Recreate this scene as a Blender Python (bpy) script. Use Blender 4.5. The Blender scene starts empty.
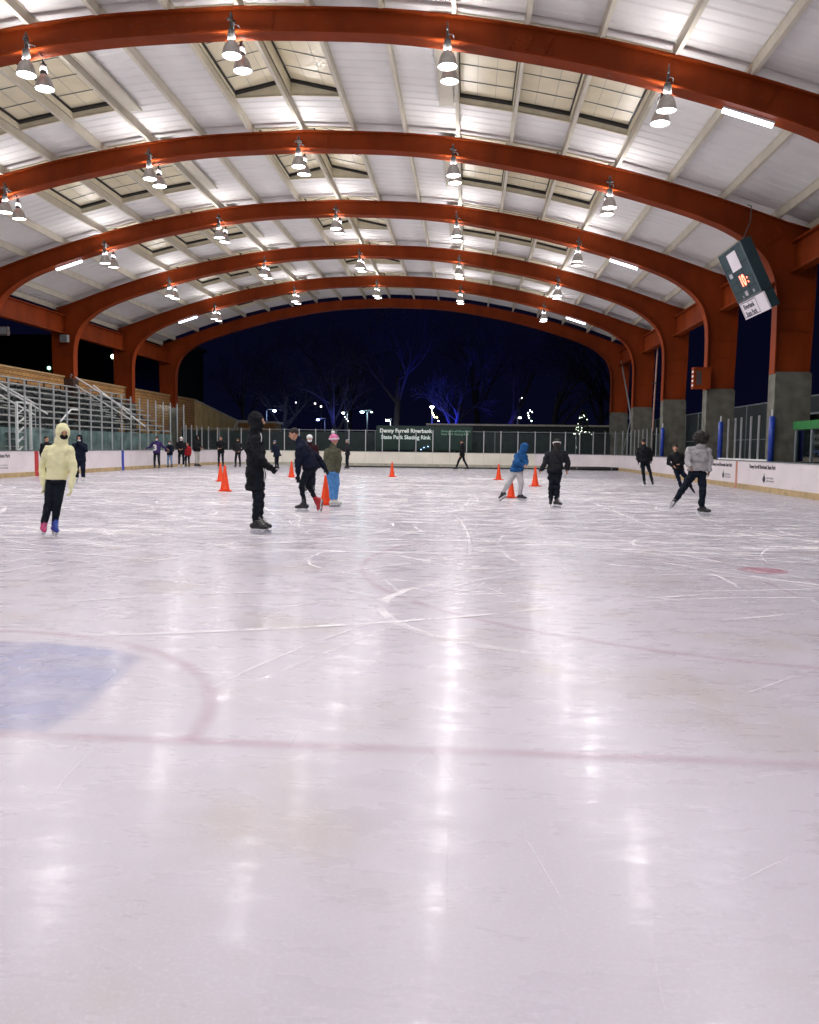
import bpy, bmesh, math, random
from mathutils import Vector, Matrix, noise, Quaternion
R = math.radians
random.seed(7)
S = bpy.context.scene
COL = S.collection

# ------------------------------------------------------------------ camera
F, CX, CY, EYE = 840.0, 409.5, 512.0, 1.4
_v = Vector((58.5, 64.0, -F)); _Y = _v.normalized()
_Z = Vector((1, -.013, 0)).cross(_v).normalized(); _X = _Y.cross(_Z)
C2W = Matrix((_X, _Y, _Z))                      # camera axes -> world
cam_d = bpy.data.cameras.new('camera'); cam = bpy.data.objects.new('camera', cam_d); COL.objects.link(cam)
cam.matrix_world = Matrix.Translation((0, 0, EYE)) @ C2W.to_4x4()
cam_d.sensor_fit = 'HORIZONTAL'; cam_d.sensor_width = 36; cam_d.lens = 36 * F / 819
cam_d.clip_start = .05; cam_d.clip_end = 1500
S.camera = cam
def atY(px, py, Y):
    r = C2W @ Vector((px - CX, CY - py, -F)); return Vector((0, 0, EYE)) + r * (Y / r.y)
def atZ(px, py, z=0):
    r = C2W @ Vector((px - CX, CY - py, -F)); return Vector((0, 0, EYE)) + r * ((z - EYE) / r.z)

# ------------------------------------------------------------------ world, exposure
W = bpy.data.worlds.new('World'); S.world = W; W.use_nodes = True
wn = W.node_tree.nodes; wl = W.node_tree.links
bg = wn['Background']; bg.inputs[1].default_value = 1.0
_tc = wn.new('ShaderNodeTexCoord'); _sp = wn.new('ShaderNodeSeparateXYZ'); _cr = wn.new('ShaderNodeValToRGB')
wl.new(_tc.outputs['Generated'], _sp.inputs[0]); wl.new(_sp.outputs[2], _cr.inputs[0]); wl.new(_cr.outputs[0], bg.inputs[0])
_cr.color_ramp.elements[0].position = 0; _cr.color_ramp.elements[0].color = (.0016, .0019, .0085, 1)
_cr.color_ramp.elements[1].position = .5; _cr.color_ramp.elements[1].color = (.0008, .0011, .0050, 1)
S.view_settings.view_transform = 'Standard'; S.view_settings.look = 'None'
S.view_settings.exposure = .31; S.view_settings.gamma = 1; S.view_settings.use_curve_mapping = False
S.cycles.max_bounces = 7; S.cycles.diffuse_bounces = 4; S.cycles.transparent_max_bounces = 24
S.cycles.caustics_reflective = False; S.cycles.caustics_refractive = False
S.cycles.sample_clamp_indirect = 6
LAMP_W, STRIP_W, ROOF_FILL_W = 73.0, 50.0, 50.0

# ------------------------------------------------------------------ materials
MATS = {}
def new_mat(name):
    m = bpy.data.materials.new(name); m.use_nodes = True
    return m, m.node_tree.nodes, m.node_tree.links, m.node_tree.nodes['Principled BSDF']
def mat(name, col, rough=.6, metal=0, var=.12, scale=3., bump=.0, bscale=40., stretch=(1, 1, 1), spec=.5, emit=None, es=0):
    if name in MATS: return MATS[name]
    m, n, l, p = new_mat(name)
    p.inputs['Roughness'].default_value = rough; p.inputs['Metallic'].default_value = metal
    p.inputs['Specular IOR Level'].default_value = spec
    tc = n.new('ShaderNodeTexCoord'); mp = n.new('ShaderNodeMapping'); mp.inputs['Scale'].default_value = stretch
    l.new(tc.outputs['Object'], mp.inputs[0])
    t = n.new('ShaderNodeTexNoise'); t.inputs['Scale'].default_value = scale; t.inputs['Detail'].default_value = 6
    l.new(mp.outputs[0], t.inputs[0])
    r = n.new('ShaderNodeValToRGB'); r.color_ramp.elements[0].position = .3; r.color_ramp.elements[1].position = .7
    r.color_ramp.elements[0].color = tuple(c * (1 - var) for c in col) + (1,)
    r.color_ramp.elements[1].color = tuple(min(1, c * (1 + var)) for c in col) + (1,)
    l.new(t.outputs[0], r.inputs[0]); l.new(r.outputs[0], p.inputs['Base Color'])
    if bump:
        t2 = n.new('ShaderNodeTexNoise'); t2.inputs['Scale'].default_value = bscale; l.new(mp.outputs[0], t2.inputs[0])
        b = n.new('ShaderNodeBump'); b.inputs['Strength'].default_value = bump; b.inputs['Distance'].default_value = .02
        l.new(t2.outputs[0], b.inputs['Height']); l.new(b.outputs[0], p.inputs['Normal'])
    if emit:
        p.inputs['Emission Color'].default_value = tuple(emit) + (1,); p.inputs['Emission Strength'].default_value = es
    MATS[name] = m
    return m
def glow(name, col, s):
    if name in MATS: return MATS[name]
    m, n, l, p = new_mat(name)
    p.inputs['Base Color'].default_value = (.6, .6, .6, 1)
    p.inputs['Emission Color'].default_value = tuple(col) + (1,); p.inputs['Emission Strength'].default_value = s
    MATS[name] = m; return m
def glass_mat(name, tint, rough=.03, refl=1.0):
    m = bpy.data.materials.new(name); m.use_nodes = True; n = m.node_tree.nodes; l = m.node_tree.links; n.clear()
    o = n.new('ShaderNodeOutputMaterial'); mx = n.new('ShaderNodeMixShader')
    tr = n.new('ShaderNodeBsdfTransparent'); tr.inputs[0].default_value = tint + (1,)
    g = n.new('ShaderNodeBsdfGlossy'); g.inputs['Roughness'].default_value = rough
    fr = n.new('ShaderNodeFresnel'); fr.inputs[0].default_value = 1.45
    mu = n.new('ShaderNodeMath'); mu.operation = 'MULTIPLY'; mu.inputs[1].default_value = refl; mu.use_clamp = True
    l.new(fr.outputs[0], mu.inputs[0]); l.new(mu.outputs[0], mx.inputs[0]); l.new(tr.outputs[0], mx.inputs[1]); l.new(g.outputs[0], mx.inputs[2])
    l.new(mx.outputs[0], o.inputs[0]); return m
M = dict(
    steel=mat('orange_red_painted_steel', (.235, .037, .006), .6, 0, .22, 1.1, .08, 10, (1, 1, .35), .12),
    purlin=mat('cream_painted_purlin', (.68, .64, .53), .8, 0, .06, 2, 0, 1, (1, 1, 1), .2),
    deck=mat('white_roof_deck', (.84, .83, .81), .9, 0, .04, .8, 0, 1, (1, 1, 1), .12),
    curb=mat('cream_skylight_curb', (.80, .74, .56), .6, 0, .08),
    glaz=mat('translucent_cream_glazing', (.84, .76, .54), .4, 0, .07, 1.5),
    black=mat('black_rubber', (.012, .012, .013), .6),
    concrete=mat('grey_concrete', (.13, .13, .105), .85, 0, .3, 2.5, .5, 25),
    apron=mat('dark_concrete_floor', (.09, .09, .09), .8, 0, .25, .8, .3, 20),
    asphalt=mat('night_asphalt', (.04, .045, .045), .9, 0, .3, .3, .3, 20),
    board=mat('white_rink_board', (.80, .74, .76), .32, 0, .06, 1.1, .05, 8),
    endboard=mat('yellowed_white_rink_board', (.80, .77, .66), .35, 0, .1, .8, .05, 8),
    kick=mat('tan_kick_plate', (.50, .37, .19), .5, 0, .25, 4),
    endkick=mat('grimy_green_kick_plate', (.42, .41, .33), .6, 0, .25, 3),
    rail=mat('dark_board_cap', (.12, .15, .16), .4, 0, .15),
    post=mat('aluminium_post', (.58, .60, .62), .35, .6, .1),
    white=mat('white_paint', (.78, .78, .78), .5, 0, .06),
    bluepad=mat('blue_vinyl_pad', (.012, .045, .33), .4, 0, .2, 5, .3, 10),
    redstripe=mat('red_vinyl_stripe', (.50, .03, .03), .35, 0, .1),
    pinkstripe=mat('faded_red_stripe', (.55, .22, .15), .35, 0, .1),
    bluestripe=mat('blue_vinyl_stripe', (.02, .05, .42), .35, 0, .1),
    ink=mat('dark_sign_ink', (.05, .045, .06), .5),
    greyink=mat('grey_sign_ink', (.42, .40, .43), .5),
    lampbody=mat('grey_lamp_housing', (.10, .10, .10), .5, .6),
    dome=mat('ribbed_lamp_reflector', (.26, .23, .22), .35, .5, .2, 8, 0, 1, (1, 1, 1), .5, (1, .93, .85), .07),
    lens=glow('lit_lamp_lens', (1, .97, .95), 14),
    tube=glow('lit_strip_tube', (.82, .88, 1), 9),
    seat=mat('aluminium_bleacher_plank', (.46, .46, .44), .45, .25, .3, 3),
    bleach_dark=mat('dark_bleacher_steel', (.07, .08, .085), .6, .2, .3),  # dark grey steel of the brackets, frames and backing sheet
    teal=mat('teal_grey_bleacher_skirt', (.13, .20, .20), .5, 0, .5, 1.6),
    coping=mat('pale_stone_coping', (.55, .53, .47), .7, 0, .15),
    fence=mat('dark_windscreen_mesh', (.012, .022, .024), .7, 0, .3),
    fencerail=mat('dull_fence_pipe', (.22, .25, .27), .5, .4),
    greenroof=mat('bright_green_counter', (.01, .16, .025), .45, 0, .25, 4),
    banner=mat('dark_green_banner', (.004, .026, .020), .6, 0, .2, 2),
    lettering=mat('white_banner_lettering', (.75, .82, .78), .5, 0, .05, 3, 0, 1, (1, 1, 1), .5, (.75, .85, .8), .10),  # faint emission added so the printed letters read brighter
    green_letter=mat('pale_green_lettering', (.25, .50, .35), .5),
    cone=mat('orange_cone_plastic', (.85, .065, .008), .4, 0, .08, 3, 0, 1, (1, 1, 1), .5),
    bark=mat('dark_bare_bark', (.045, .042, .055), .9, 0, .3, 3),
    needles=mat('dark_spruce_needles', (.018, .035, .02), .8, 0, .4, 5),
    sb=mat('scoreboard_face', (.018, .045, .055), .35, 0, .35, 6),
    sbside=mat('scoreboard_side', (.012, .035, .045), .4),
    signwhite=mat('white_sign_panel', (.80, .74, .80), .4, 0, .04),
    digit=glow('lit_red_digit', (1, .12, .04), 3.5),
    skin=mat('skin_tan', (.48, .25, .16), .55, 0, .1, 20),
    blade=mat('skate_steel', (.65, .68, .72), .25, .9, .05),
    holder=mat('white_blade_holder', (.7, .7, .72), .4),
    brown=mat('dark_brown_building', (.05, .035, .03), .8),
)
def scuff(m, amt=.5):
    n = m.node_tree.nodes; l = m.node_tree.links; p = n['Principled BSDF']; src = p.inputs['Base Color'].links[0].from_socket
    tc = n.new('ShaderNodeTexCoord'); mp = n.new('ShaderNodeMapping'); mp.inputs['Scale'].default_value = (1.2, 1.2, 5); l.new(tc.outputs['Object'], mp.inputs[0])
    oi = n.new('ShaderNodeObjectInfo'); va = n.new('ShaderNodeVectorMath'); va.operation = 'ADD'; l.new(mp.outputs[0], va.inputs[0]); l.new(oi.outputs['Random'], va.inputs[1])
    sc = n.new('ShaderNodeVectorMath'); sc.operation = 'MULTIPLY_ADD'; l.new(oi.outputs['Random'], sc.inputs[0]); sc.inputs[1].default_value = (37, 11, 5); l.new(mp.outputs[0], sc.inputs[2])
    t = n.new('ShaderNodeTexNoise'); t.inputs['Scale'].default_value = 3.2; t.inputs['Detail'].default_value = 9; t.inputs['Roughness'].default_value = .7; l.new(sc.outputs[0], t.inputs[0])
    r = n.new('ShaderNodeMapRange'); r.inputs[1].default_value = .60; r.inputs[2].default_value = .72; r.inputs[4].default_value = amt; l.new(t.outputs[0], r.inputs[0])
    mx = n.new('ShaderNodeMix'); mx.data_type = 'RGBA'; mx.inputs[7].default_value = (.16, .15, .15, 1); l.new(r.outputs[0], mx.inputs[0]); l.new(src, mx.inputs[6]); l.new(mx.outputs[2], p.inputs['Base Color'])
scuff(M['board'], .65); scuff(M['endboard'], .65); scuff(M['kick'], .5); scuff(M['steel'], .45); scuff(M['concrete'], .6)
def vary(m, lo, hi):
    n = m.node_tree.nodes; l = m.node_tree.links; oi = n.new('ShaderNodeObjectInfo'); r = n.new('ShaderNodeMapRange')
    r.inputs[3].default_value = lo; r.inputs[4].default_value = hi; l.new(oi.outputs['Random'], r.inputs[0]); l.new(r.outputs[0], n['Principled BSDF'].inputs['Emission Strength'])
    c = n.new('ShaderNodeValToRGB'); c.color_ramp.elements[0].color = (1, .93, .84, 1); c.color_ramp.elements[1].color = (.86, .97, 1, 1); l.new(oi.outputs['Random'], c.inputs[0]); l.new(c.outputs[0], n['Principled BSDF'].inputs['Emission Color'])
vary(M['lens'], 5, 18)
M['pane'] = glass_mat('rink_glass', (.965, .985, .98), .12, .10)
M['boxglass'] = glass_mat('penalty_box_glass', (.80, .90, .88), .05, 1.2)

def cloth(name, col, var=.12, rough=.85):
    return mat(name, col, rough, 0, var, 9, .35, 60, (1, 1, 1), .12)

# brick wall
def brick_mat():
    m, n, l, p = new_mat('amber_brick')
    tc = n.new('ShaderNodeTexCoord'); mp = n.new('ShaderNodeMapping'); mp.inputs['Rotation'].default_value = (0, 0, 0)
    cb = n.new('ShaderNodeCombineXYZ'); sp = n.new('ShaderNodeSeparateXYZ')
    l.new(tc.outputs['Object'], sp.inputs[0]); 
    ad = n.new('ShaderNodeMath'); ad.operation = 'ADD'; l.new(sp.outputs[0], ad.inputs[0]); l.new(sp.outputs[1], ad.inputs[1])
    l.new(ad.outputs[0], cb.inputs[0]); l.new(sp.outputs[2], cb.inputs[1])
    b = n.new('ShaderNodeTexBrick'); b.inputs['Scale'].default_value = 1.0
    b.inputs['Brick Width'].default_value = .42; b.inputs['Row Height'].default_value = .2; b.inputs['Mortar Size'].default_value = .014
    b.inputs['Color1'].default_value = (.62, .34, .11, 1); b.inputs['Color2'].default_value = (.50, .25, .08, 1); b.inputs['Mortar'].default_value = (.10, .06, .035, 1)
    l.new(cb.outputs[0], b.inputs[0])
    t = n.new('ShaderNodeTexNoise'); t.inputs['Scale'].default_value = .7; l.new(tc.outputs['Object'], t.inputs[0])
    mx = n.new('ShaderNodeMix'); mx.data_type = 'RGBA'; mx.blend_type = 'MULTIPLY'; mx.inputs[0].default_value = .5
    l.new(b.outputs[0], mx.inputs[6]); l.new(t.outputs[0], mx.inputs[7]); l.new(mx.outputs[2], p.inputs['Base Color'])
    bp = n.new('ShaderNodeBump'); bp.inputs['Strength'].default_value = .4; bp.inputs['Distance'].default_value = .02
    l.new(b.outputs['Fac'], bp.inputs['Height']); bp.invert = True; l.new(bp.outputs[0], p.inputs['Normal'])
    p.inputs['Roughness'].default_value = .85
    return m
M['brick'] = brick_mat()

# ice
def ice_surface(n, l, p, base_socket, tc):
    """gloss and relief shared by the ice and the paint under it"""
    mp = n.new('ShaderNodeMapping'); mp.inputs['Scale'].default_value = (.9, 2.6, 1); l.new(tc, mp.inputs[0])
    a = n.new('ShaderNodeTexNoise'); a.inputs['Scale'].default_value = 2.2; a.inputs['Detail'].default_value = 7; a.inputs['Roughness'].default_value = .62; l.new(mp.outputs[0], a.inputs[0])
    mp2 = n.new('ShaderNodeMapping'); mp2.inputs['Scale'].default_value = (1.2, 9, 1); mp2.inputs['Rotation'].default_value = (0, 0, .12); l.new(tc, mp2.inputs[0])
    c = n.new('ShaderNodeTexNoise'); c.inputs['Scale'].default_value = 6; c.inputs['Detail'].default_value = 4; l.new(mp2.outputs[0], c.inputs[0])
    ad = n.new('ShaderNodeMath'); ad.operation = 'MULTIPLY_ADD'; ad.inputs[1].default_value = .35; l.new(c.outputs[0], ad.inputs[0]); l.new(a.outputs[0], ad.inputs[2])
    b = n.new('ShaderNodeBump'); b.inputs['Strength'].default_value = .10; b.inputs['Distance'].default_value = .006
    l.new(ad.outputs[0], b.inputs['Height']); l.new(b.outputs[0], p.inputs['Normal'])
    rr = n.new('ShaderNodeMapRange'); rr.inputs[1].default_value = .35; rr.inputs[2].default_value = .7; rr.inputs[3].default_value = .24; rr.inputs[4].default_value = .36
    l.new(a.outputs[0], rr.inputs[0]); l.new(rr.outputs[0], p.inputs['Roughness'])
    p.inputs['IOR'].default_value = 1.33
    mp4 = n.new('ShaderNodeMapping'); mp4.inputs['Scale'].default_value = (.55, 3.2, 1); mp4.inputs['Rotation'].default_value = (0, 0, -.06); l.new(tc, mp4.inputs[0])
    g = n.new('ShaderNodeTexNoise'); g.inputs['Scale'].default_value = 3.4; g.inputs['Detail'].default_value = 5; g.inputs['Roughness'].default_value = .55; l.new(mp4.outputs[0], g.inputs[0])
    b2 = n.new('ShaderNodeBump'); b2.inputs['Strength'].default_value = 1; b2.inputs['Distance'].default_value = .0036; l.new(g.outputs[0], b2.inputs['Height'])
    p.inputs['Coat IOR'].default_value = 1.33; p.inputs['Coat Roughness'].default_value = .075
    cw = n.new('ShaderNodeMapRange'); cw.inputs[1].default_value = .35; cw.inputs[2].default_value = .68; cw.inputs[3].default_value = .22; cw.inputs[4].default_value = .06
    l.new(ad.outputs[0], cw.inputs[0]); l.new(cw.outputs[0], p.inputs['Coat Weight']); l.new(b2.outputs[0], p.inputs['Coat Normal'])
    l.new(base_socket, p.inputs['Base Color'])
def ice_mat():
    m, n, l, p = new_mat('skated_ice')
    tc = n.new('ShaderNodeTexCoord').outputs['Object']
    t = n.new('ShaderNodeTexNoise'); t.inputs['Scale'].default_value = .35; t.inputs['Detail'].default_value = 5; l.new(tc, t.inputs[0])
    r = n.new('ShaderNodeValToRGB'); e = r.color_ramp.elements
    e[0].position = .25; e[0].color = (.50, .47, .525, 1); e[1].position = .75; e[1].color = (.595, .565, .64, 1)
    l.new(t.outputs[0], r.inputs[0])
    # dirt clouds in the ice
    mp = n.new('ShaderNodeMapping'); mp.inputs['Location'].default_value = (2.3, 1.1, 0); mp.inputs['Scale'].default_value = (1.0, .8, 1); l.new(tc, mp.inputs[0])
    d = n.new('ShaderNodeTexNoise'); d.inputs['Scale'].default_value = .9; d.inputs['Detail'].default_value = 8; l.new(mp.outputs[0], d.inputs[0])
    dr = n.new('ShaderNodeMapRange'); dr.inputs[1].default_value = .52; dr.inputs[2].default_value = .75; dr.inputs[4].default_value = .75; l.new(d.outputs[0], dr.inputs[0])
    mx = n.new('ShaderNodeMix'); mx.data_type = 'RGBA'; mx.inputs[7].default_value = (.44, .385, .35, 1)
    l.new(dr.outputs[0], mx.inputs[0]); l.new(r.outputs[0], mx.inputs[6])
    # fine white scuffing
    mp3 = n.new('ShaderNodeMapping'); mp3.inputs['Scale'].default_value = (1, 1, 1); l.new(tc, mp3.inputs[0])
    f = n.new('ShaderNodeTexNoise'); f.inputs['Scale'].default_value = 70; f.inputs['Detail'].default_value = 6; l.new(mp3.outputs[0], f.inputs[0])
    fr = n.new('ShaderNodeMapRange'); fr.inputs[1].default_value = .5; fr.inputs[2].default_value = .8; fr.inputs[4].default_value = .32; l.new(f.outputs[0], fr.inputs[0])
    mx2 = n.new('ShaderNodeMix'); mx2.data_type = 'RGBA'; mx2.inputs[7].default_value = (.75, .725, .80, 1)
    l.new(fr.outputs[0], mx2.inputs[0]); l.new(mx.outputs[2], mx2.inputs[6])
    # the ice colour turns greyer farther from the camera, with a noisy border
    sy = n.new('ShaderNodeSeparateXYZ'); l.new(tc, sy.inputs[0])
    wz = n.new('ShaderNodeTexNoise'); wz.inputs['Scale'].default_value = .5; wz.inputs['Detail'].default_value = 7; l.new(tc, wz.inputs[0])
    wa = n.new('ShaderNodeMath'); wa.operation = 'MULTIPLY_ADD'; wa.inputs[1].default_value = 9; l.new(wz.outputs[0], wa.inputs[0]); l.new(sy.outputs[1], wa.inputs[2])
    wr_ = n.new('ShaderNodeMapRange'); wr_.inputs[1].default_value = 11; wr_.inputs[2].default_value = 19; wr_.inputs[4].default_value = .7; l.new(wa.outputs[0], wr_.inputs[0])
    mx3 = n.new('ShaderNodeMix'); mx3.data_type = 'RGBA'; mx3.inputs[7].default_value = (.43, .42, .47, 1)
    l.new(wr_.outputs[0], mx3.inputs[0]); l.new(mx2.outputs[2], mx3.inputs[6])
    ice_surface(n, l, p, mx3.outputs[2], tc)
    return m
def paint_mat(name, col, strength):
    """paint seen through the ice: soft edges from the sheet's UV v, the gloss of the ice"""
    m, n, l, p = new_mat(name)
    tcn = n.new('ShaderNodeTexCoord'); tc = tcn.outputs['Object']
    rgb = n.new('ShaderNodeRGB'); rgb.outputs[0].default_value = col + (1,)
    ice_surface(n, l, p, rgb.outputs[0], tc)
    uv = n.new('ShaderNodeSeparateXYZ'); l.new(tcn.outputs['UV'], uv.inputs[0])
    r = n.new('ShaderNodeValToRGB'); r.color_ramp.interpolation = 'EASE'; e = r.color_ramp.elements
    e[0].position = 0; e[0].color = (0, 0, 0, 1); e[1].position = .5; e[1].color = (1, 1, 1, 1)
    x = e.new(1.0); x.color = (0, 0, 0, 1)
    l.new(uv.outputs[1], r.inputs[0])
    t = n.new('ShaderNodeTexNoise'); t.inputs['Scale'].default_value = 3; t.inputs['Detail'].default_value = 8; l.new(tc, t.inputs[0])
    mr = n.new('ShaderNodeMapRange'); mr.inputs[1].default_value = .3; mr.inputs[2].default_value = .65; mr.inputs[3].default_value = .45 * strength; mr.inputs[4].default_value = strength
    l.new(t.outputs[0], mr.inputs[0])
    mu = n.new('ShaderNodeMath'); mu.operation = 'MULTIPLY'; l.new(r.outputs[0], mu.inputs[0]); l.new(mr.outputs[0], mu.inputs[1])
    l.new(mu.outputs[0], p.inputs['Alpha']); return m
def scratch_mat():
    m, n, l, p = new_mat('white_skate_scratch')
    p.inputs['Base Color'].default_value = (1, .98, 1, 1); p.inputs['Roughness'].default_value = .55
    tcn = n.new('ShaderNodeTexCoord'); uv = n.new('ShaderNodeSeparateXYZ'); l.new(tcn.outputs['UV'], uv.inputs[0])
    r = n.new('ShaderNodeValToRGB'); r.color_ramp.interpolation = 'EASE'; e = r.color_ramp.elements
    e[0].color = (0, 0, 0, 1); e[1].position = .28; e[1].color = (1, 1, 1, 1); x = e.new(.72); x.color = (1, 1, 1, 1); x = e.new(1.0); x.color = (0, 0, 0, 1)
    l.new(uv.outputs[1], r.inputs[0])
    t = n.new('ShaderNodeTexNoise'); t.inputs['Scale'].default_value = 2.5; t.inputs['Detail'].default_value = 8; l.new(tcn.outputs['Object'], t.inputs[0])
    mr = n.new('ShaderNodeMapRange'); mr.inputs[1].default_value = .33; mr.inputs[2].default_value = .56; mr.inputs[4].default_value = 1.0; l.new(t.outputs[0], mr.inputs[0])
    mu = n.new('ShaderNodeMath'); mu.operation = 'MULTIPLY'; l.new(r.outputs[0], mu.inputs[0]); l.new(mr.outputs[0], mu.inputs[1])
    m2 = n.new('ShaderNodeMath'); m2.operation = 'MULTIPLY'; l.new(mu.outputs[0], m2.inputs[0]); l.new(uv.outputs[0], m2.inputs[1])
    l.new(m2.outputs[0], p.inputs['Alpha']); return m
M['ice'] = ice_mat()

# ------------------------------------------------------------------ helpers
def tag(o, label=None, cat=None, group=None, kind=None):
    if label: o['label'] = label
    if cat: o['category'] = cat
    if group: o['group'] = group
    if kind: o['kind'] = kind
    return o
def empty(name, loc=(0, 0, 0), rz=0):
    o = bpy.data.objects.new(name, None); COL.objects.link(o); o.location = loc; o.rotation_euler = (0, 0, rz)
    o.empty_display_size = .2; return o
class MB:
    def __init__(s): s.v = []; s.f = []; s.uv = None
    def quadstrip(s, a, b):
        pass
    def box(s, lo, hi, mtx=None):
        i = len(s.v)
        for z in (lo[2], hi[2]):
            for x, y in ((lo[0], lo[1]), (hi[0], lo[1]), (hi[0], hi[1]), (lo[0], hi[1])):
                p = Vector((x, y, z)); s.v.append(mtx @ p if mtx else p)
        s.f += [(i, i+3, i+2, i+1), (i+4, i+5, i+6, i+7), (i, i+1, i+5, i+4), (i+1, i+2, i+6, i+5), (i+2, i+3, i+7, i+6), (i+3, i, i+4, i+7)]
        return s
    def bar(s, a, b, w, h=None, up=(0, 0, 1)):
        a = Vector(a); b = Vector(b); d = b - a; L = d.length; d.normalize(); h = h or w
        up = Vector(up)
        if abs(d.dot(up)) > .98: up = Vector((0, 1, 0))
        x = d.cross(up).normalized(); z = x.cross(d)
        m = Matrix((x, d, z)).transposed().to_4x4(); m.translation = a
        return s.box((-w/2, 0, -h/2), (w/2, L, h/2), m)
    def loft(s, rings, caps=True):
        i0 = len(s.v); n = len(rings[0])
        for r in rings: s.v += [Vector(p) for p in r]
        for k in range(len(rings) - 1):
            for j in range(n):
                a = i0 + k*n + j; b = i0 + k*n + (j+1) % n
                s.f.append((a, b, b + n, a + n))
        if caps:
            s.f.append(tuple(i0 + j for j in reversed(range(n)))); s.f.append(tuple(i0 + (len(rings)-1)*n + j for j in range(n)))
        return s
    def tube(s, pts, rad, n=8):
        pts = [Vector(p) for p in pts]; rings = []
        if not hasattr(rad, '__len__'): rad = [rad] * len(pts)
        x = None
        for k, p in enumerate(pts):
            d = (pts[min(k+1, len(pts)-1)] - pts[max(k-1, 0)]).normalized()
            if x is None:
                x = d.cross(Vector((0, 0, 1)) if abs(d.z) < .9 else Vector((1, 0, 0))).normalized()
            else: x = (x - d * x.dot(d)).normalized()
            y = d.cross(x)
            rings.append([p + (x * math.cos(t) + y * math.sin(t)) * rad[k] for t in [2*math.pi*j/n for j in range(n)]])
        return s.loft(rings)
    def lathe(s, prof, c=(0, 0, 0), n=16):
        c = Vector(c)
        return s.loft([[c + Vector((r*math.cos(2*math.pi*j/n), r*math.sin(2*math.pi*j/n), z)) for j in range(n)] for r, z in prof])
    def ell(s, c, r, rot=None, n=14, m=9):
        c = Vector(c); rot = rot or Matrix.Identity(3); rings = []
        for i in range(m):
            t = math.pi * (i + .02) / (m - 1 + .04)
            rings.append([c + rot @ Vector((r[0]*math.sin(t)*math.cos(2*math.pi*j/n), r[1]*math.sin(t)*math.sin(2*math.pi*j/n), -r[2]*math.cos(t))) for j in range(n)])
        return s.loft(rings)
    def cap(s, a, b, ra, rb, n=12):
        a = Vector(a); b = Vector(b); d = (b - a); L = d.length
        if L < 1e-5: return s.ell(a, (ra, ra, ra))
        d.normalize(); pts = [a - d*ra*.95, a - d*ra*.6, a, a.lerp(b, .5), b, b + d*rb*.6, b + d*rb*.95]
        return s.tube(pts, [ra*.3, ra*.8, ra, (ra+rb)/2, rb, rb*.8, rb*.3], n)
    def mesh(s, name, m=None):
        me = bpy.data.meshes.new(name); me.from_pydata([tuple(p) for p in s.v], [], s.f)
        if s.uv:
            ul = me.uv_layers.new(name='UVMap')
            for i, lp in enumerate(me.loops): ul.data[i].uv = s.uv[lp.vertex_index]
        if m: me.materials.append(m)
        me.validate(); me.update(); return me
    def build(s, name, m, parent=None, smooth=False, loc=None):
        me = s.mesh(name, m)
        if smooth: me.shade_smooth()
        return put(name, me, parent, loc)
def put(name, me, parent=None, loc=None, rot=None):
    o = bpy.data.objects.new(name, me); COL.objects.link(o)
    if parent: o.parent = parent
    if loc is not None: o.location = loc
    if rot is not None: o.rotation_euler = rot
    return o
def organic(mb, name, m, parent, voxel=.02, smooth=4, wr=0., wsc=7., seed=0):
    """voxel-join the shapes of mb into one continuous surface"""
    me = mb.mesh(name); o = bpy.data.objects.new(name + '_tmp', me); COL.objects.link(o)
    rm = o.modifiers.new('r', 'REMESH'); rm.mode = 'VOXEL'; rm.voxel_size = voxel; rm.use_smooth_shade = True
    sm = o.modifiers.new('s', 'SMOOTH'); sm.factor = .5; sm.iterations = smooth
    dg = bpy.context.evaluated_depsgraph_get(); dg.update()
    me2 = bpy.data.meshes.new_from_object(o.evaluated_get(dg)); bpy.data.objects.remove(o); bpy.data.meshes.remove(me)
    if wr:
        sd = Vector((seed * 3.7, seed * 1.3, 0))
        nor = [v.normal.copy() for v in me2.vertices]
        for v, nn in zip(me2.vertices, nor):
            q = v.co * wsc + sd
            q.z *= 1.7
            v.co += nn * wr * (noise.noise(q) + .6 * noise.noise(q * 2.3))
    me2.name = name; me2.materials.clear(); me2.materials.append(m); me2.shade_smooth()
    return put(name, me2, parent)
def text(body, size, m, parent, mtx, name='lettering', ext=.004, align='CENTER', sx=1, bold=0):
    cu = bpy.data.curves.new(name, 'FONT'); cu.body = body; cu.size = size; cu.extrude = ext; cu.align_x = align; cu.resolution_u = 3; cu.offset = bold
    o = bpy.data.objects.new(name, cu); COL.objects.link(o)
    dg = bpy.context.evaluated_depsgraph_get(); dg.update()
    me = bpy.data.meshes.new_from_object(o.evaluated_get(dg)); bpy.data.objects.remove(o)
    me.name = name; me.materials.clear(); me.materials.append(m)
    me.transform(mtx @ Matrix.Diagonal((sx, 1, 1, 1)))
    return put(name, me, parent)
def frame(o, x, y, z):
    m = Matrix((Vector(x), Vector(y), Vector(z))).transposed().to_4x4(); m.translation = Vector(o); return m
def catmull(pts, k):
    out = []
    P = [pts[0]] + list(pts) + [pts[-1]]
    for i in range(1, len(P) - 2):
        for j in range(k):
            t = j / k; o = []
            for c in range(len(P[0])):
                a, b, d, e = P[i-1][c], P[i][c], P[i+1][c], P[i+2][c]
                o.append(.5 * (2*b + (d-a)*t + (2*a-5*b+4*d-e)*t*t + (-a+3*b-3*d+e)*t**3))
            out.append(tuple(o))
    out.append(tuple(pts[-1])); return out

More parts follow.
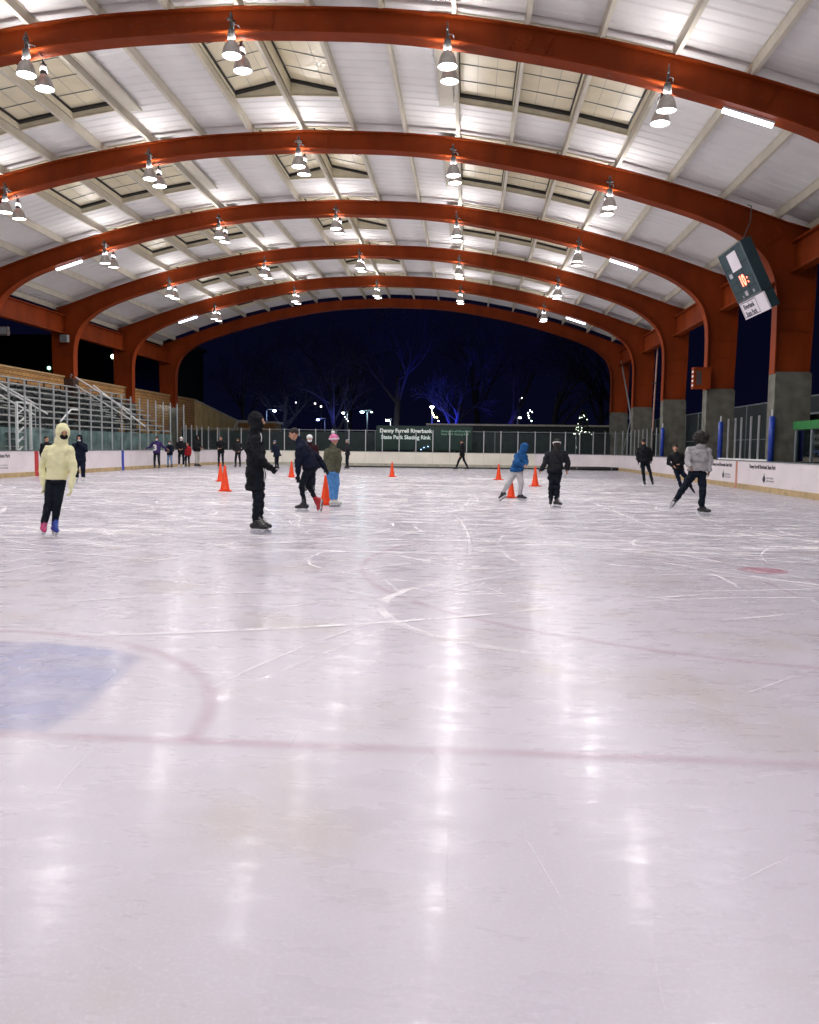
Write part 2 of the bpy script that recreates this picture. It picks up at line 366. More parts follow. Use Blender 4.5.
# ------------------------------------------------------------------ dimensions
BAY = 8.35; XC = -5.97
def DA(i): return (i + 1.63) * BAY
ARCH = range(-2, 7)                               # arch 0 is just out of the picture, over the ice in front
INNER = [(0,11.86),(3,11.76),(5,11.56),(7,11.22),(9,10.82),(11,10.30),(12.6,9.83),(13.8,9.43),(14.8,9.0),(15.6,8.47),(16.12,7.9),(16.40,7.2),(16.50,6.3),(16.50,4.1)]
OUTER = [(0,12.44),(3.1,12.33),(5.2,12.14),(7.25,11.82),(9.3,11.43),(11.4,10.92),(13.0,10.46),(14.3,10.05),(15.6,9.6),(16.7,9.2),(17.68,8.8),(17.72,7.7),(17.70,6.3),(17.64,4.1)]
IN, OUT = catmull(INNER, 3), catmull(OUTER, 3)
def interp(T, d):
    d = abs(d)
    for a, b in zip(T, T[1:]):
        if a[0] <= d <= b[0]: return a[1] + (b[1]-a[1]) * (d-a[0]) / max(1e-6, b[0]-a[0])
    return T[-1][1]
def under(d): return interp([p for p in INNER if p[1] > 8], d)
def top(d): return interp([p for p in OUTER if p[1] >= 8.75], d)
RX0, RX1, RY1, RR = -17.95, 10.34, 61.5, 5.5       # inside face of the rink boards

# ------------------------------------------------------------------ ground and ice
MB().box((-400, -60, -1.0), (400, 900, -.06)).build('ground', M['asphalt']) .__setitem__('kind', 'structure')
tag(MB().box((-27, -3, -.055), (19, 72, -.02)).build('concrete_floor', M['apron']), kind='structure')
def rink_pts(step=1.0, y0=-.4):
    pts = [(RX0, y0)]
    def arc(cx, cy, a0, a1, n):
        return [(cx + RR*math.cos(a0+(a1-a0)*k/n), cy + RR*math.sin(a0+(a1-a0)*k/n)) for k in range(n+1)]
    pts += arc(RX0+RR, RY1-RR, math.pi, math.pi/2, 16) + arc(RX1-RR, RY1-RR, math.pi/2, 0, 16) + [(RX1, y0)]
    return pts
mb = MB(); rp = rink_pts(); mb.v = [Vector((x, y, 0)) for x, y in rp]; mb.f = [tuple(reversed(range(len(rp))))]
mb.v += [Vector((x, y, -.03)) for x, y in rp]; n_ = len(rp)
mb.f += [(i, (i+1) % n_, (i+1) % n_ + n_, i + n_) for i in range(n_)]
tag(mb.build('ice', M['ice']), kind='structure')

def ribbon(mb, pts, w, z, bright=1.):
    i0 = len(mb.v); mb.uv = mb.uv or []
    for k, p in enumerate(pts):
        a = pts[max(k-1, 0)]; b = pts[min(k+1, len(pts)-1)]
        d = Vector((b[0]-a[0], b[1]-a[1], 0)).normalized(); nn = Vector((-d.y, d.x, 0)) * w / 2
        q = Vector((p[0], p[1], z)); fade = bright * min(1, 3*k/(len(pts)-1), 3*(1-k/(len(pts)-1))) if bright < 2 else 1
        mb.v += [q - nn, q + nn]; mb.uv += [(fade, 0), (fade, 1)]
    for k in range(len(pts)-1):
        a = i0 + 2*k; mb.f.append((a, a+2, a+3, a+1))
RED = paint_mat('red_line_under_ice', (.60, .35, .45), .26)
RED2 = paint_mat('red_spot_under_ice', (.62, .24, .32), .5)
BLUE = paint_mat('blue_crease_under_ice', (.40, .43, .68), .46)
def line_obj(name, strips, m=RED, z=.0015):
    mb = MB()
    for pts, w in strips: ribbon(mb, pts, w, z, 3)
    return tag(mb.build(name, m), kind='structure')
GY = 3.8
line_obj('goal_line', [([(x, GY) for x in (-15, -8, -3, 0, 4, 8, 10.4)], .17)])
CXR, CRR = -3.42, 2.13
line_obj('goal_crease_outline', [([(CXR + CRR*math.cos(t), GY + CRR*math.sin(t)) for t in [math.pi*k/40 for k in range(41)]], .15)], z=.002)
FX, FY, FR = 3.5, 10.1, 4.72
line_obj('faceoff_circle', [([(FX + FR*math.cos(t), FY + FR*math.sin(t)) for t in [2*math.pi*k/80 for k in range(81)]], .16)], z=.0025)
hs = []
for sx in (-1, 1):
    for sy in (-1, 1):
        hs += [([(FX + sx*.27, FY + sy*.62), (FX + sx*1.3, FY + sy*.62)], .09), ([(FX + sx*.27, FY + sy*.58), (FX + sx*.27, FY + sy*1.8)], .07)]
line_obj('faceoff_marks', hs, z=.003)
def disc(name, cx, cy, rx, ry, m, z, a0=0, a1=2*math.pi, soft=.5):
    mb = MB(); mb.uv = []
    n = 48
    mb.v.append(Vector((cx, cy, z))); mb.uv.append((1, .5))
    for k in range(n + 1):
        t = a0 + (a1-a0)*k/n
        for rr, vv in ((1 - .25*soft, .5), (1, .98)):
            mb.v.append(Vector((cx + rx*rr*math.cos(t), cy + ry*rr*math.sin(t), z))); mb.uv.append((1, vv))
    for k in range(n):
        a = 1 + 2*k; mb.f += [(0, a, a+2), (a, a+1, a+3, a+2)]
    return tag(mb.build(name, m), kind='structure')
disc('faceoff_spot', FX, FY, .30, .30, RED2, .0035)
# blue crease: a wide sector whose right side slants in to the goal line, as in the photograph
mb = MB(); mb.uv = []
hp = [atZ(*q) for q in ((50, 736), (90, 713), (120, 686), (150, 657), (120, 648), (60, 642), (0, 640))]
edge = [(q.x, q.y) for q in hp] + [(2*CXR - q.x, q.y) for q in reversed(hp)]
cen = (CXR, GY + 1.0)
mb.v.append(Vector((cen[0], cen[1], .001))); mb.uv.append((1, .5))
for p in edge:
    for s_, vv in ((.90, .5), (1.0, .97)):
        mb.v.append(Vector((cen[0] + (p[0]-cen[0])*s_, cen[1] + (p[1]-cen[1])*s_, .001))); mb.uv.append((1, vv))
ne = len(edge)
for k in range(ne):
    a = 1 + 2*k; b = 1 + 2*((k+1) % ne); mb.f += [(0, b, a), (a, b, b+1, a+1)]
tag(mb.build('goal_crease', BLUE), kind='structure')

# skate scratches and snow
mb = MB(); rnd = random.Random(3)
def arcpts(x, y, th, L, curv, n=10):
    out = []
    for k in range(n+1):
        out.append((x, y)); x += math.cos(th)*L/n; y += math.sin(th)*L/n; th += curv*L/n
    return out
def inside(p): return RX0+.4 < p[0] < RX1-.4 and .6 < p[1] < RY1-.6
cnt = 0
while cnt < 2400:
    Y = 7.5 + 46 * rnd.random()**1.15; X = rnd.uniform(RX0, RX1)
    if Y < 11 and rnd.random() < .75: continue
    th = rnd.gauss(0, .5) + (math.pi if rnd.random() < .5 else 0)
    if rnd.random() < .25: th = rnd.uniform(0, 6.28)
    L = rnd.uniform(.8, 5.5); pts = arcpts(X, Y, th, L, rnd.gauss(0, .22))
    if not (inside(pts[0]) and inside(pts[-1])): continue
    w = rnd.uniform(.012, .03) * (1 + Y / 11) * (2.4 if rnd.random() < .09 else 1)
    ribbon(mb, pts, w, .0045 + cnt*4e-7, rnd.uniform(.6, 1.)); cnt += 1
k = 0
while k < 260:                                    # long sweeping edges of skaters' turns
    Y = rnd.uniform(9.5, 42); X = rnd.uniform(RX0+1, RX1-1); pts = arcpts(X, Y, rnd.uniform(0, 6.28), rnd.uniform(4, 13), rnd.gauss(0, .16), 24)
    if all(inside(q) and q[1] > 10.2 for q in pts): ribbon(mb, pts, rnd.uniform(.014, .03)*(1 + Y/14), .0056 + k*4e-7, rnd.uniform(.6, 1.)); k += 1
for k in range(130):                              # faint scratches close to the camera
    X = rnd.uniform(-4, 5); Y = rnd.uniform(1.6, 8); pts = arcpts(X, Y, rnd.uniform(0, 6.28), rnd.uniform(.12, .7), rnd.gauss(0, .4))
    if inside(pts[0]) and inside(pts[-1]): ribbon(mb, pts, rnd.uniform(.005, .011), .0053, rnd.uniform(.1, .32))
def Y_MIN(A, B): return min(A.y, B.y)
def pline(a, b, w, br=.95, cv=0):
    A = atZ(*a); B = atZ(*b); n = 24; pts = []
    d = (B - A); nn = Vector((-d.y, d.x, 0)).normalized()
    for k in range(n+1):
        t = k/n; q = A.lerp(B, t) + nn * cv * 4*t*(1-t); pts.append((q.x, q.y))
    ribbon(mb, pts, w*.75, .0064, min(1, br*(1.0 if Y_MIN(A, B) > 9 else .8)))
pline((0, 566), (240, 498), .07, 1.0, .1); pline((240, 498), (330, 478), .10, .8); pline((0, 588), (90, 570), .05, .8)
pline((560, 490), (705, 550), .07, 1.0, .05); pline((600, 492), (819, 545), .06, .6); pline((360, 566), (408, 602), .05, 1.0, .05)
pline((455, 515), (470, 560), .09, .8, .1); pline((200, 695), (420, 610), .035, .95, .12); pline((215, 700), (470, 600), .03, .6, .05)
pline((300, 580), (410, 606), .05, .7); pline((350, 560), (560, 545), .14, .6, .3); pline((610, 682), (740, 717), .02, .5); pline((745, 695), (819, 668), .02, .7)
pline((420, 600), (510, 575), .10, .7, .1); pline((470, 590), (640, 620), .05, .6, -.1); pline((0, 520), (200, 505), .12, .7); pline((150, 560), (330, 545), .1, .7, .4)
for k in range(26):                               # the churned patch right of the middle
    a = (rnd.gauss(450, 30), rnd.gauss(578, 14)); b = (a[0] + rnd.gauss(0, 60), a[1] + rnd.gauss(0, 10)); pline(a, b, rnd.uniform(.03, .12), rnd.uniform(.3, .8), rnd.gauss(0, .15))
k = 0
while k < 620:                                    # scraped streaks lying across the rink, widened to paint in groove glints
    Y = 10.5 + 30*rnd.random()**1.1; X = rnd.uniform(RX0+.5, RX1-1); pts = arcpts(X, Y, rnd.gauss(0, .22), rnd.uniform(1.2, 6), rnd.gauss(0, .06), 14)
    if inside(pts[0]) and inside(pts[-1]): ribbon(mb, pts, rnd.uniform(.03, .13)*(Y/13)**1.3, .0058 + k*4e-7, rnd.uniform(.5, 1.)); k += 1
for k in range(150):                              # broad pale swathes of swept snow
    Y = rnd.uniform(12, 40); X = rnd.uniform(RX0+1, RX1-3); pts = arcpts(X, Y, rnd.gauss(0, .3), rnd.uniform(2, 6), rnd.gauss(0, .1))
    if inside(pts[0]) and inside(pts[-1]): ribbon(mb, pts, rnd.uniform(.25, .7), .004 + k*1e-6, rnd.uniform(.15, .45))
tag(mb.build('skate_scratches', scratch_mat()), 'white skate scratches and scraped snow across the ice', 'skate scratches', None, 'stuff')

# ------------------------------------------------------------------ steel arches
ORD = ['first', 'second', 'third', 'fourth', 'fifth', 'sixth', 'seventh']
def arch_path(T):
    r = [(XC + d, z) for d, z in T]; l_ = [(XC - d, z) for d, z in T]
    return list(reversed(l_)) + r[1:]
PI_, PO_ = arch_path(IN), arch_path(OUT)
def arch_meshes():
    web = MB()
    rings = [[(a[0], -.03, a[1]), (b[0], -.03, b[1]), (b[0], .03, b[1]), (a[0], .03, a[1])] for a, b in zip(PI_, PO_)]
    web.loft(rings)
    def flange(P, t, w, sgn):
        m = MB(); rr = []
        for k, p in enumerate(P):
            a = P[max(k-1, 0)]; b = P[min(k+1, len(P)-1)]; d = Vector((b[0]-a[0], b[1]-a[1])).normalized(); nn = Vector((-d.y, d.x)) * sgn * t
            rr.append([(p[0], -w/2, p[1]), (p[0], w/2, p[1]), (p[0]+nn.x, w/2, p[1]+nn.y), (p[0]+nn.x, -w/2, p[1]+nn.y)])
        return m.loft(rr)
    sts = []
    for k in range(0, len(PI_)):
        if k % 9 == 4 or k in (3, len(PI_)-4):
            a, b = Vector((PI_[k][0], 0, PI_[k][1])), Vector((PO_[k][0], 0, PO_[k][1]))
            sts.append(MB().bar(a.lerp(b, .04), a.lerp(b, .96), .03, .14, up=(0, 1, 0)).mesh('stiffener', M['steel']))
    return web.mesh('web', M['steel']), flange(PI_, .045, .5, -1).mesh('lower_flange', M['steel']), flange(PO_, .04, .36, 1).mesh('upper_flange', M['steel']), sts
AW, AF1, AF2, AST = arch_meshes()
def splice(k, w=.5):
    m = MB(); a, b = Vector((PI_[k][0], 0, PI_[k][1])), Vector((PO_[k][0], 0, PO_[k][1])); d = (b-a).normalized(); x = Vector((d.z, 0, -d.x))
    for s in (-1, 1):
        f = frame(a.lerp(b, .5) + Vector((0, s*.030, 0)), x, d, (0, s, 0)); L = (b-a).length*.40
        m.box((-w/2, -L, 0), (w/2, L, .02), f)
        for q in range(5):
            for r in (-.18, -.06, .06, .18): m.box((r-.016, -L*.85 + q*L*.425 - .016, .02), (r+.016, -L*.85 + q*L*.425 + .016, .038), f)
    return m.mesh('splice_plate', M['steel'])
ASP = [splice(k) for k in (12, len(PI_)//2 - 9, len(PI_)//2 + 9, len(PI_)-13)]
def pier_mesh(sgn):
    m = MB(); xa, xb = XC + sgn*16.48, XC + sgn*17.70
    lo, hi = min(xa, xb), max(xa, xb)
    m.box((lo, -.33, -.02), (hi, .33, 4.1)); m.box((lo+.04, -.29, 4.1), (hi-.04, .29, 4.16)); return m.mesh('concrete_pier', M['concrete'])
PL, PR = pier_mesh(-1), pier_mesh(1)
for i in ARCH:
    t = empty('steel_arch', (0, DA(i), 0))
    lab = ('orange red steel arch %s, overhead outside the picture' % ['nearest in front of the camera', 'behind the camera', 'just before the camera'][i] if i <= 0 else
           ('nearest orange red steel arch in view, across the top of the picture' if i == 1 else
            ('farthest orange red steel arch, framing the dark trees' if i == 6 else '%s orange red steel arch from the camera, spanning the rink' % ORD[i-1])))
    tag(t, lab, 'arch', 'steel arches carrying the rink roof')
    for nm, me in (('web', AW), ('lower_flange', AF1), ('upper_flange', AF2), ('concrete_pier', PL), ('concrete_pier', PR)): put(nm, me, t)
    for me in AST: put('stiffener', me, t)
    for me in ASP: put('splice_plate', me, t)
# eave beams between the columns
for sgn, nm in ((-1, 'left'), (1, 'right')):
    t = empty('eave_beam', (XC + sgn*17.1, 0, 0)); tag(t, 'orange red steel eave beam linking the columns along the %s side' % nm, 'beam', 'eave beams')
    for i in range(0, 6):
        y0, y1 = DA(i) + .04, DA(i+1) - .04
        m = MB().box((-.03, y0, 7.62), (.03, y1, 8.55)); m.box((-.2, y0, 7.56), (.2, y1, 7.62)); m.box((-.2, y0, 8.55), (.2, y1, 8.61)); m.build('girder', M['steel'], t)

# ------------------------------------------------------------------ roof
roof = tag(empty('rink_roof', (0, 0, 0)), 'pale ribbed metal roof on cream purlins above the arches', 'roof')
SP = 1.83; KS = range(-10, 11)
def kx(k): return max(-17.5, min(17.5, k*SP - .06))
def zr(k): return top(abs(kx(k))) + .06
PURL = {}
RB0, RB1 = -2, 6
def purlin_mesh(k):
    z = zr(k); x = XC + kx(k); s = -1 if k > 0 else 1
    m = MB().box((x-.025, .0, z), (x+.025, BAY, z+.27)); m.box((x-.055, 0, z-.02), (x+.055, BAY, z)); m.box((x-.055, 0, z+.27), (x+.055, BAY, z+.29))
    return m.mesh('purlin', M['purlin'])
def corr(k, y0, y1, nm='roof_panel'):
    xa, xb = XC + kx(k), XC + kx(k+1); za, zb = zr(k)+.30, zr(k+1)+.30
    m = MB(); pr = []; P = .50; y = y0
    while y < y1 - 1e-6:
        for dy, dz in ((0, 0), (.28, 0), (.34, .028), (.44, .028)):
            if y + dy < y1: pr.append((y+dy, dz))
        y += P
    pr.append((y1, 0))
    for y, dz in pr: m.v += [Vector((xa, y, za+dz)), Vector((xb, y, zb+dz))]
    n = len(pr)
    for y, dz in pr: m.v += [Vector((xa, y, za+dz+.03)), Vector((xb, y, zb+dz+.03))]
    for i in range(n-1):
        a = 2*i; m.f.append((a, a+2, a+3, a+1)); b = a + 2*n; m.f.append((b, b+1, b+3, b+2))
    m.f += [(0, 1, 2*n+1, 2*n), (2*n-2, 4*n-2, 4*n-1, 2*n-1)]
    return m.mesh(nm, M['deck'])
SKY = {-6: 0, -5: 0, -4: 0, -1: 1, 0: -1, 3: 0, 4: 0, 5: 0}     # cells (by left purlin) holding roof lights; +1/-1 gable halves
SY0, SY1 = .42, 6.0
FULL = {k: corr(k, 0, BAY) for k in range(-10, 10)}
PART1 = {k: corr(k, SY1, BAY) for k in SKY}; PART0 = {k: corr(k, 0, SY0) for k in SKY}
for k in KS: PURL[k] = purlin_mesh(k)
def sky_meshes(k):
    g = SKY[k]; xa, xb = XC + kx(k) + .07, XC + kx(k+1) - .07; za, zb = zr(k)+.27, zr(k+1)+.27
    ha, hb = (.10, .42) if g == 1 else ((.42, .10) if g == -1 else (.20, .20))
    c = MB(); T = .05
    def wall(p, q, y0, y1, hp, hq, zp, zq):
        c.loft([[(p, y0, zp), (p, y1, zp), (p, y1, zp+hp), (p, y0, zp+hp)], [(q, y0, zq), (q, y1, zq), (q, y1, zq+hq), (q, y0, zq+hq)]])
    wall(xa, xb, SY1, SY1+T, ha, hb, za, zb); wall(xa, xb, SY0-T, SY0, ha, hb, za, zb)
    wall(xa-T, xa, SY0-T, SY1+T, ha, ha, za, za); wall(xb, xb+T, SY0-T, SY1+T, hb, hb, zb, zb)
    gk = MB()
    def gw(y0, y1, x0, x1):
        z0 = za + ha + (zb+hb-za-ha)*(x0-xa)/(xb-xa); z1 = za + ha + (zb+hb-za-ha)*(x1-xa)/(xb-xa)
        gk.loft([[(x0, y0, z0+.002), (x0, y1, z0+.002), (x0, y1, z0+.07), (x0, y0, z0+.07)], [(x1, y0, z1+.002), (x1, y1, z1+.002), (x1, y1, z1+.07), (x1, y0, z1+.07)]])
    gw(SY1-.16, SY1+.03, xa, xb); gw(SY0, SY1, xa, xa+.035); gw(SY0, SY1, xb-.035, xb)
    gl = MB(); y0, y1 = SY0-.05, SY1+.05; zz0, zz1 = za+ha+.075, zb+hb+.075
    gl.loft([[(xa-.05, y0, zz0), (xa-.05, y1, zz0), (xa-.05, y1, zz0+.03), (xa-.05, y0, zz0+.03)], [(xb+.05, y0, zz1), (xb+.05, y1, zz1), (xb+.05, y1, zz1+.03), (xb+.05, y0, zz1+.03)]])
    br = MB()
    for q in range(1, 5):
        y = SY0 + (SY1-SY0)*q/5; br.bar((xa, y, zz0-.014), (xb, y, zz1-.012), .014, .02)
    for q in (1, 2):
        x = xa + (xb-xa)*q/3; z = zz0 + (zz1-zz0)*q/3; br.bar((x, SY0, z-.006), (x, SY1, z-.004), .006, .008)
    return (('curb', c.mesh('curb', M['curb'])), ('gasket', gk.mesh('gasket', M['black'])), ('glazing', gl.mesh('glazing', M['glaz'])), ('glazing_bar', br.mesh('glazing_bar', M['rail'])))
SKM = {k: sky_meshes(k) for k in SKY}
for i in range(RB0, RB1):
    y = DA(i)
    for k in KS: put('purlin', PURL[k], roof, (0, y, 0))
    for k in range(-10, 10):
        if k in SKY and i >= 1:
            put('roof_panel', PART1[k], roof, (0, y, 0)); put('roof_panel', PART0[k], roof, (0, y, 0))
            s = put('skylight', SKM[k][0][1], roof, (0, y, 0))
            for nm, me in SKM[k][1:]: put(nm, me, s)
        else: put('roof_panel', FULL[k], roof, (0, y, 0))
# end fascia behind the last arch, and sliding-panel tracks beside the roof lights
for i in range(1, 6):
    for k, x in ((-3, XC - 3*SP + .1), (2, XC + 3*SP - .62)):
        z = zr(k if k < 0 else 3) + .2
        m = MB()
        m.box((x, DA(i)+SY0, z), (x+.42, DA(i)+SY1, z+.03)); m.box((x-.02, DA(i)+SY0, z-.03), (x+.01, DA(i)+SY1, z+.05)); m.box((x+.41, DA(i)+SY0, z-.03), (x+.44, DA(i)+SY1, z+.05))
        m.build('sliding_track', M['purlin'], roof)

# ------------------------------------------------------------------ lamps
def lamp_proto():
    b = MB(); b.box((-.03, -.03, .34), (.03, .03, .62)); b.lathe([(.03, .36), (.085, .35), (.095, .30), (.095, .12), (.07, .06)], n=14); b.box((-.12, -.02, .56), (.12, .02, .62))
    d = MB(); pr = [(.07, .10), (.10, .07), (.16, .0), (.205, -.10), (.235, -.22), (.245, -.29)]
    d.lathe(pr, n=24); 
    d.f = d.f[:-2]
    n0 = len(pr); d2 = MB(); d2.lathe([(r-.008, z) for r, z in pr], n=24); d2.f = [tuple(reversed(f)) for f in d2.f[:-2]]
    o = len(d.v); d.v += d2.v; d.f += [tuple(x+o for x in f) for f in d2.f]
    l_ = MB().lathe([(.05, -.245), (.225, -.25), (.232, -.27), (.20, -.285), (.04, -.29)], n=20)
    h = MB(); h.tube([(0, 0, .60), (.05, 0, .72), (0, 0, .80), (-.05, 0, .72), (0, 0, .60)], .012, 6)
    return b.mesh('ballast', M['lampbody']), d.mesh('reflector', M['dome']), l_.mesh('lens', M['lens']), h.mesh('hook', M['lampbody'])
LB, LD, LL, LH = lamp_proto()
for me in (LB, LD, LL, LH): me.shade_smooth()
sp = bpy.data.lights.new('lamp_light', 'AREA'); sp.shape = 'DISK'; sp.size = .38; sp.energy = LAMP_W; sp.color = (1, .955, .965)
up = bpy.data.lights.new('roof_fill', 'AREA'); up.shape = 'DISK'; up.size = .34; up.energy = ROOF_FILL_W; up.color = (1, .95, .95)  # unseen upward disc added above each opaque dome to brighten the roof
COLN = ['far left', 'left', 'middle', 'right', 'far right']
for i in ARCH:
    if i == 6: continue
    LX = (-16.75, -11.42, -6.08, -.66, 4.70)
    for c in range(5):
        x = LX[c]; dx = x - XC
        for s, wn_ in ((-1, 'front'), (1, 'rear')):
            t = empty('high_bay_lamp', (x + .02*s, DA(i) + s*.42, under(dx) - .44))
            t.rotation_euler = (R(random.uniform(-3, 3)), R(random.uniform(-3, 3)), R(random.uniform(0, 90)))
            an = '%s overhead arch, unseen' % ['first', 'third', 'second'][i] if i <= 0 else ('nearest arch' if i == 1 else '%s arch from the camera' % ORD[i-1])
            tag(t, '%s lit bell lamp of the %s pair on the %s' % (wn_, COLN[c], an), 'lamp', 'high bay lamps hung in pairs under the arches')
            put('ballast', LB, t); put('reflector', LD, t); put('lens', LL, t); put('hook', LH, t)
            a = MB().bar((0, 0, .76), (-.02*s, -s*.2, .42), .035, .05); o = a.build('bracket', M['lampbody'], t); o.rotation_euler = (0, 0, -t.rotation_euler.z)
            lo = bpy.data.objects.new('lamp_light', sp); COL.objects.link(lo); lo.parent = t; lo.location = (0, 0, -.30)
            lo = bpy.data.objects.new('roof_fill', up); COL.objects.link(lo); lo.parent = t; lo.location = (0, 0, .13); lo.rotation_euler = (0, 0, -t.rotation_euler.z); lo.rotation_euler.rotate_axis('X', math.pi + s*R(-33))
            if s < 0:
                rz = -t.rotation_euler.z; q = lambda x, y, z: Matrix.Rotation(rz, 3, 'Z') @ Vector((x, y, z))
                MB().tube([q(.02, .0, .5), q(.14, .12, .52), q(.2, .4, .40), q(.12, .7, .42), q(.04, .84, .48)], .013, 6).build('cable', M['lampbody'], t)
st = bpy.data.lights.new('strip_light', 'AREA'); st.shape = 'RECTANGLE'; st.size = 1.25; st.size_y = .12; st.energy = STRIP_W; st.color = (.85, .9, 1)
for i in (1, 3, 5):
    for sgn in (-1, 1):
        dx = 12.75; x = XC + sgn*dx; z = under(dx) - .10; sl = (under(dx+.5)-under(dx-.5))
        t = empty('strip_lamp', (x, DA(i)+.1, z)); t.rotation_euler = (0, -math.atan(sl)*sgn, 0)
        tag(t, 'lit tube lamp at the %s end of the %s arch' % ('left' if sgn < 0 else 'right', 'nearest' if i == 1 else ORD[i-1]), 'strip light', 'tube lamps near the ends of the arches')
        MB().box((-.66, -.09, 0), (.66, .09, .07)).build('housing', M['white'], t)
        MB().tube([(-.64, 0, -.03), (.64, 0, -.03)], .055, 10).build('tube', M['tube'], t)
        m = MB(); m.tube([(.1, 0, .07), (.1, .1, .2), (.16, .14, .1)], .01, 5); m.build('cable', M['lampbody'], t)
        lo = bpy.data.objects.new('strip_light', st); COL.objects.link(lo); lo.parent = t; lo.location = (0, 0, -.10)

# ------------------------------------------------------------------ rink boards
PATH = []
def build_path():
    segs = [('l', (RX0, .2), (RX0, RY1-RR)), ('a', (RX0+RR, RY1-RR), math.pi, math.pi/2), ('l', (RX0+RR, RY1), (RX1-RR, RY1)), ('a', (RX1-RR, RY1-RR), math.pi/2, 0), ('l', (RX1, RY1-RR), (RX1, .2))]
    s = 0; out = []
    for g in segs:
        if g[0] == 'l':
            a, b = Vector(g[1]), Vector(g[2]); L = (b-a).length; out.append((s, s+L, lambda t, a=a, b=b, L=L: (a + (b-a)*t/L, (b-a).normalized()))); s += L
        else:
            c = Vector(g[1]); L = RR*math.pi/2
            def fn(t, c=c, g=g, L=L):
                an = g[2] + (g[3]-g[2])*t/L; return c + Vector((math.cos(an), math.sin(an)))*RR, Vector((math.sin(an), -math.cos(an)))
            out.append((s, s+L, fn)); s += L
    return out, s
SEG, SL = build_path()
def P(s):
    for a, b, fn in SEG:
        if s <= b + 1e-6: return fn(max(0, s-a))
    return SEG[-1][2](SEG[-1][1]-SEG[-1][0])
def sweep(prof, s0, s1, n):
    """prof: (outward offset, z) closed; outward = left of travel"""
    rr = []
    for k in range(n+1):
        p, t = P(s0 + (s1-s0)*k/n); o = Vector((-t.y, t.x)); rr.append([(p.x + o.x*a, p.y + o.y*a, z) for a, z in prof])
    return MB().loft(rr)
boards = tag(empty('rink_boards'), 'white rink boards with tan kick plate, posts and clear glass round the ice', 'rink boards')
s1, s2, s3, s4 = SEG[0][1], SEG[1][1], SEG[2][1], SEG[3][1]
def rng(a, b, step):
    n = max(1, round((b-a)/step)); return [(a+(b-a)*k/n, a+(b-a)*(k+1)/n) for k in range(n)]
bm_l = MB().box((0.003, 0, .19), (2.437, .06, 1.04)).mesh('board_panel', M['board'])
for (a, b) in rng(0, s1, 2.44) + rng(s4, SL, 2.44):
    p, t = P((a+b)/2 - (b-a)/2 + 1e-4); o = put('board_panel', bm_l, boards, (p.x, p.y, 0), (0, 0, math.atan2(t.y, t.x))); o.scale.x = (b-a)/2.44
for (a, b) in rng(s1, s4, 1.22):
    mm = M['board'] if a > s3 - .5 or b < s2 - 2 else M['endboard']
    sweep([(.0, .19), (.06, .19), (.06, 1.04), (0, 1.04)], a+.003, b-.003, 3).build('board_panel', mm, boards)
for a, b, m_ in ((0, s1+3, M['kick']), (s1+3, s4-6, M['endkick']), (s4-6, SL, M['kick'])):
    sweep([(-.015, 0), (.07, 0), (.07, .19), (-.015, .19)], a, b, 60).build('kick_plate', m_, boards)
sweep([(-.02, 1.04), (.12, 1.04), (.12, 1.075), (-.02, 1.075)], 0, SL, 160).build('cap_rail', M['rail'], boards)
pm = {}
def post_mesh(h):
    if h not in pm: pm[h] = MB().box((-.028, .02, 1.075), (.028, .075, h)).mesh('glass_post', M['post'])
    return pm[h]
gm = {}
def pane(a, b, h):
    pa, _ = P(a); pb, _ = P(b); d = pb-pa; L = round(d.length, 2); key = (L, h)
    if key not in gm: gm[key] = MB().box((.03, .04, 1.075), (L-.03, .052, h-.22)).mesh('glass_pane', M['pane'])
    put('glass_pane', gm[key], boards, (pa.x, pa.y, 0), (0, 0, math.atan2(d.y, d.x)))
def post(s, h, dz=0):
    p, t = P(s); put('glass_post', post_mesh(h), boards, (p.x, p.y, dz), (0, 0, math.atan2(t.y, t.x)))
yl = lambda y: y - .2
yr = lambda y: s4 + (RY1-RR) - y
# left, tall
for a, b in rng(yl(27.2), yl(52.4), 1.22): post(a, 3.9); pane(a, b, 3.9)
post(yl(52.4), 3.9)
for a, b in rng(yl(52.4)+.4, s2, 1.1) + rng(s2, s3, 1.22) + rng(s3, s4, 1.05) + rng(s4, yr(46.3), 1.22): post(a, 2.65); pane(a, b, 2.65)
for y in (34.6, 33.7, 33.0, 31.9, 31.05): post(yr(y), 2.7)
sweep([(.0, 1.075), (.09, 1.075), (.09, 1.13), (0, 1.13)], yr(35.8), yr(30), 4).build('sill_rail', M['white'], boards)
for y in (46.2, 35.75, 29.85):
    p, t = P(yr(y)); t_ = tag(empty('padded_post', (p.x + .08, p.y, 0)), {46.2: 'blue padded post farthest along the right boards', 35.75: 'blue padded post beside the grey hooded skater', 29.85: 'blue padded post nearest the green roofed box'}[y], 'padded post', 'blue padded posts on the right boards')
    MB().tube([(0, 0, 1.08), (0, 0, 2.62)], .1, 12).build('pad', M['bluepad'], t_, True); MB().tube([(0, 0, 2.6), (0, 0, 2.85)], .035, 8).build('pole', M['post'], t_)
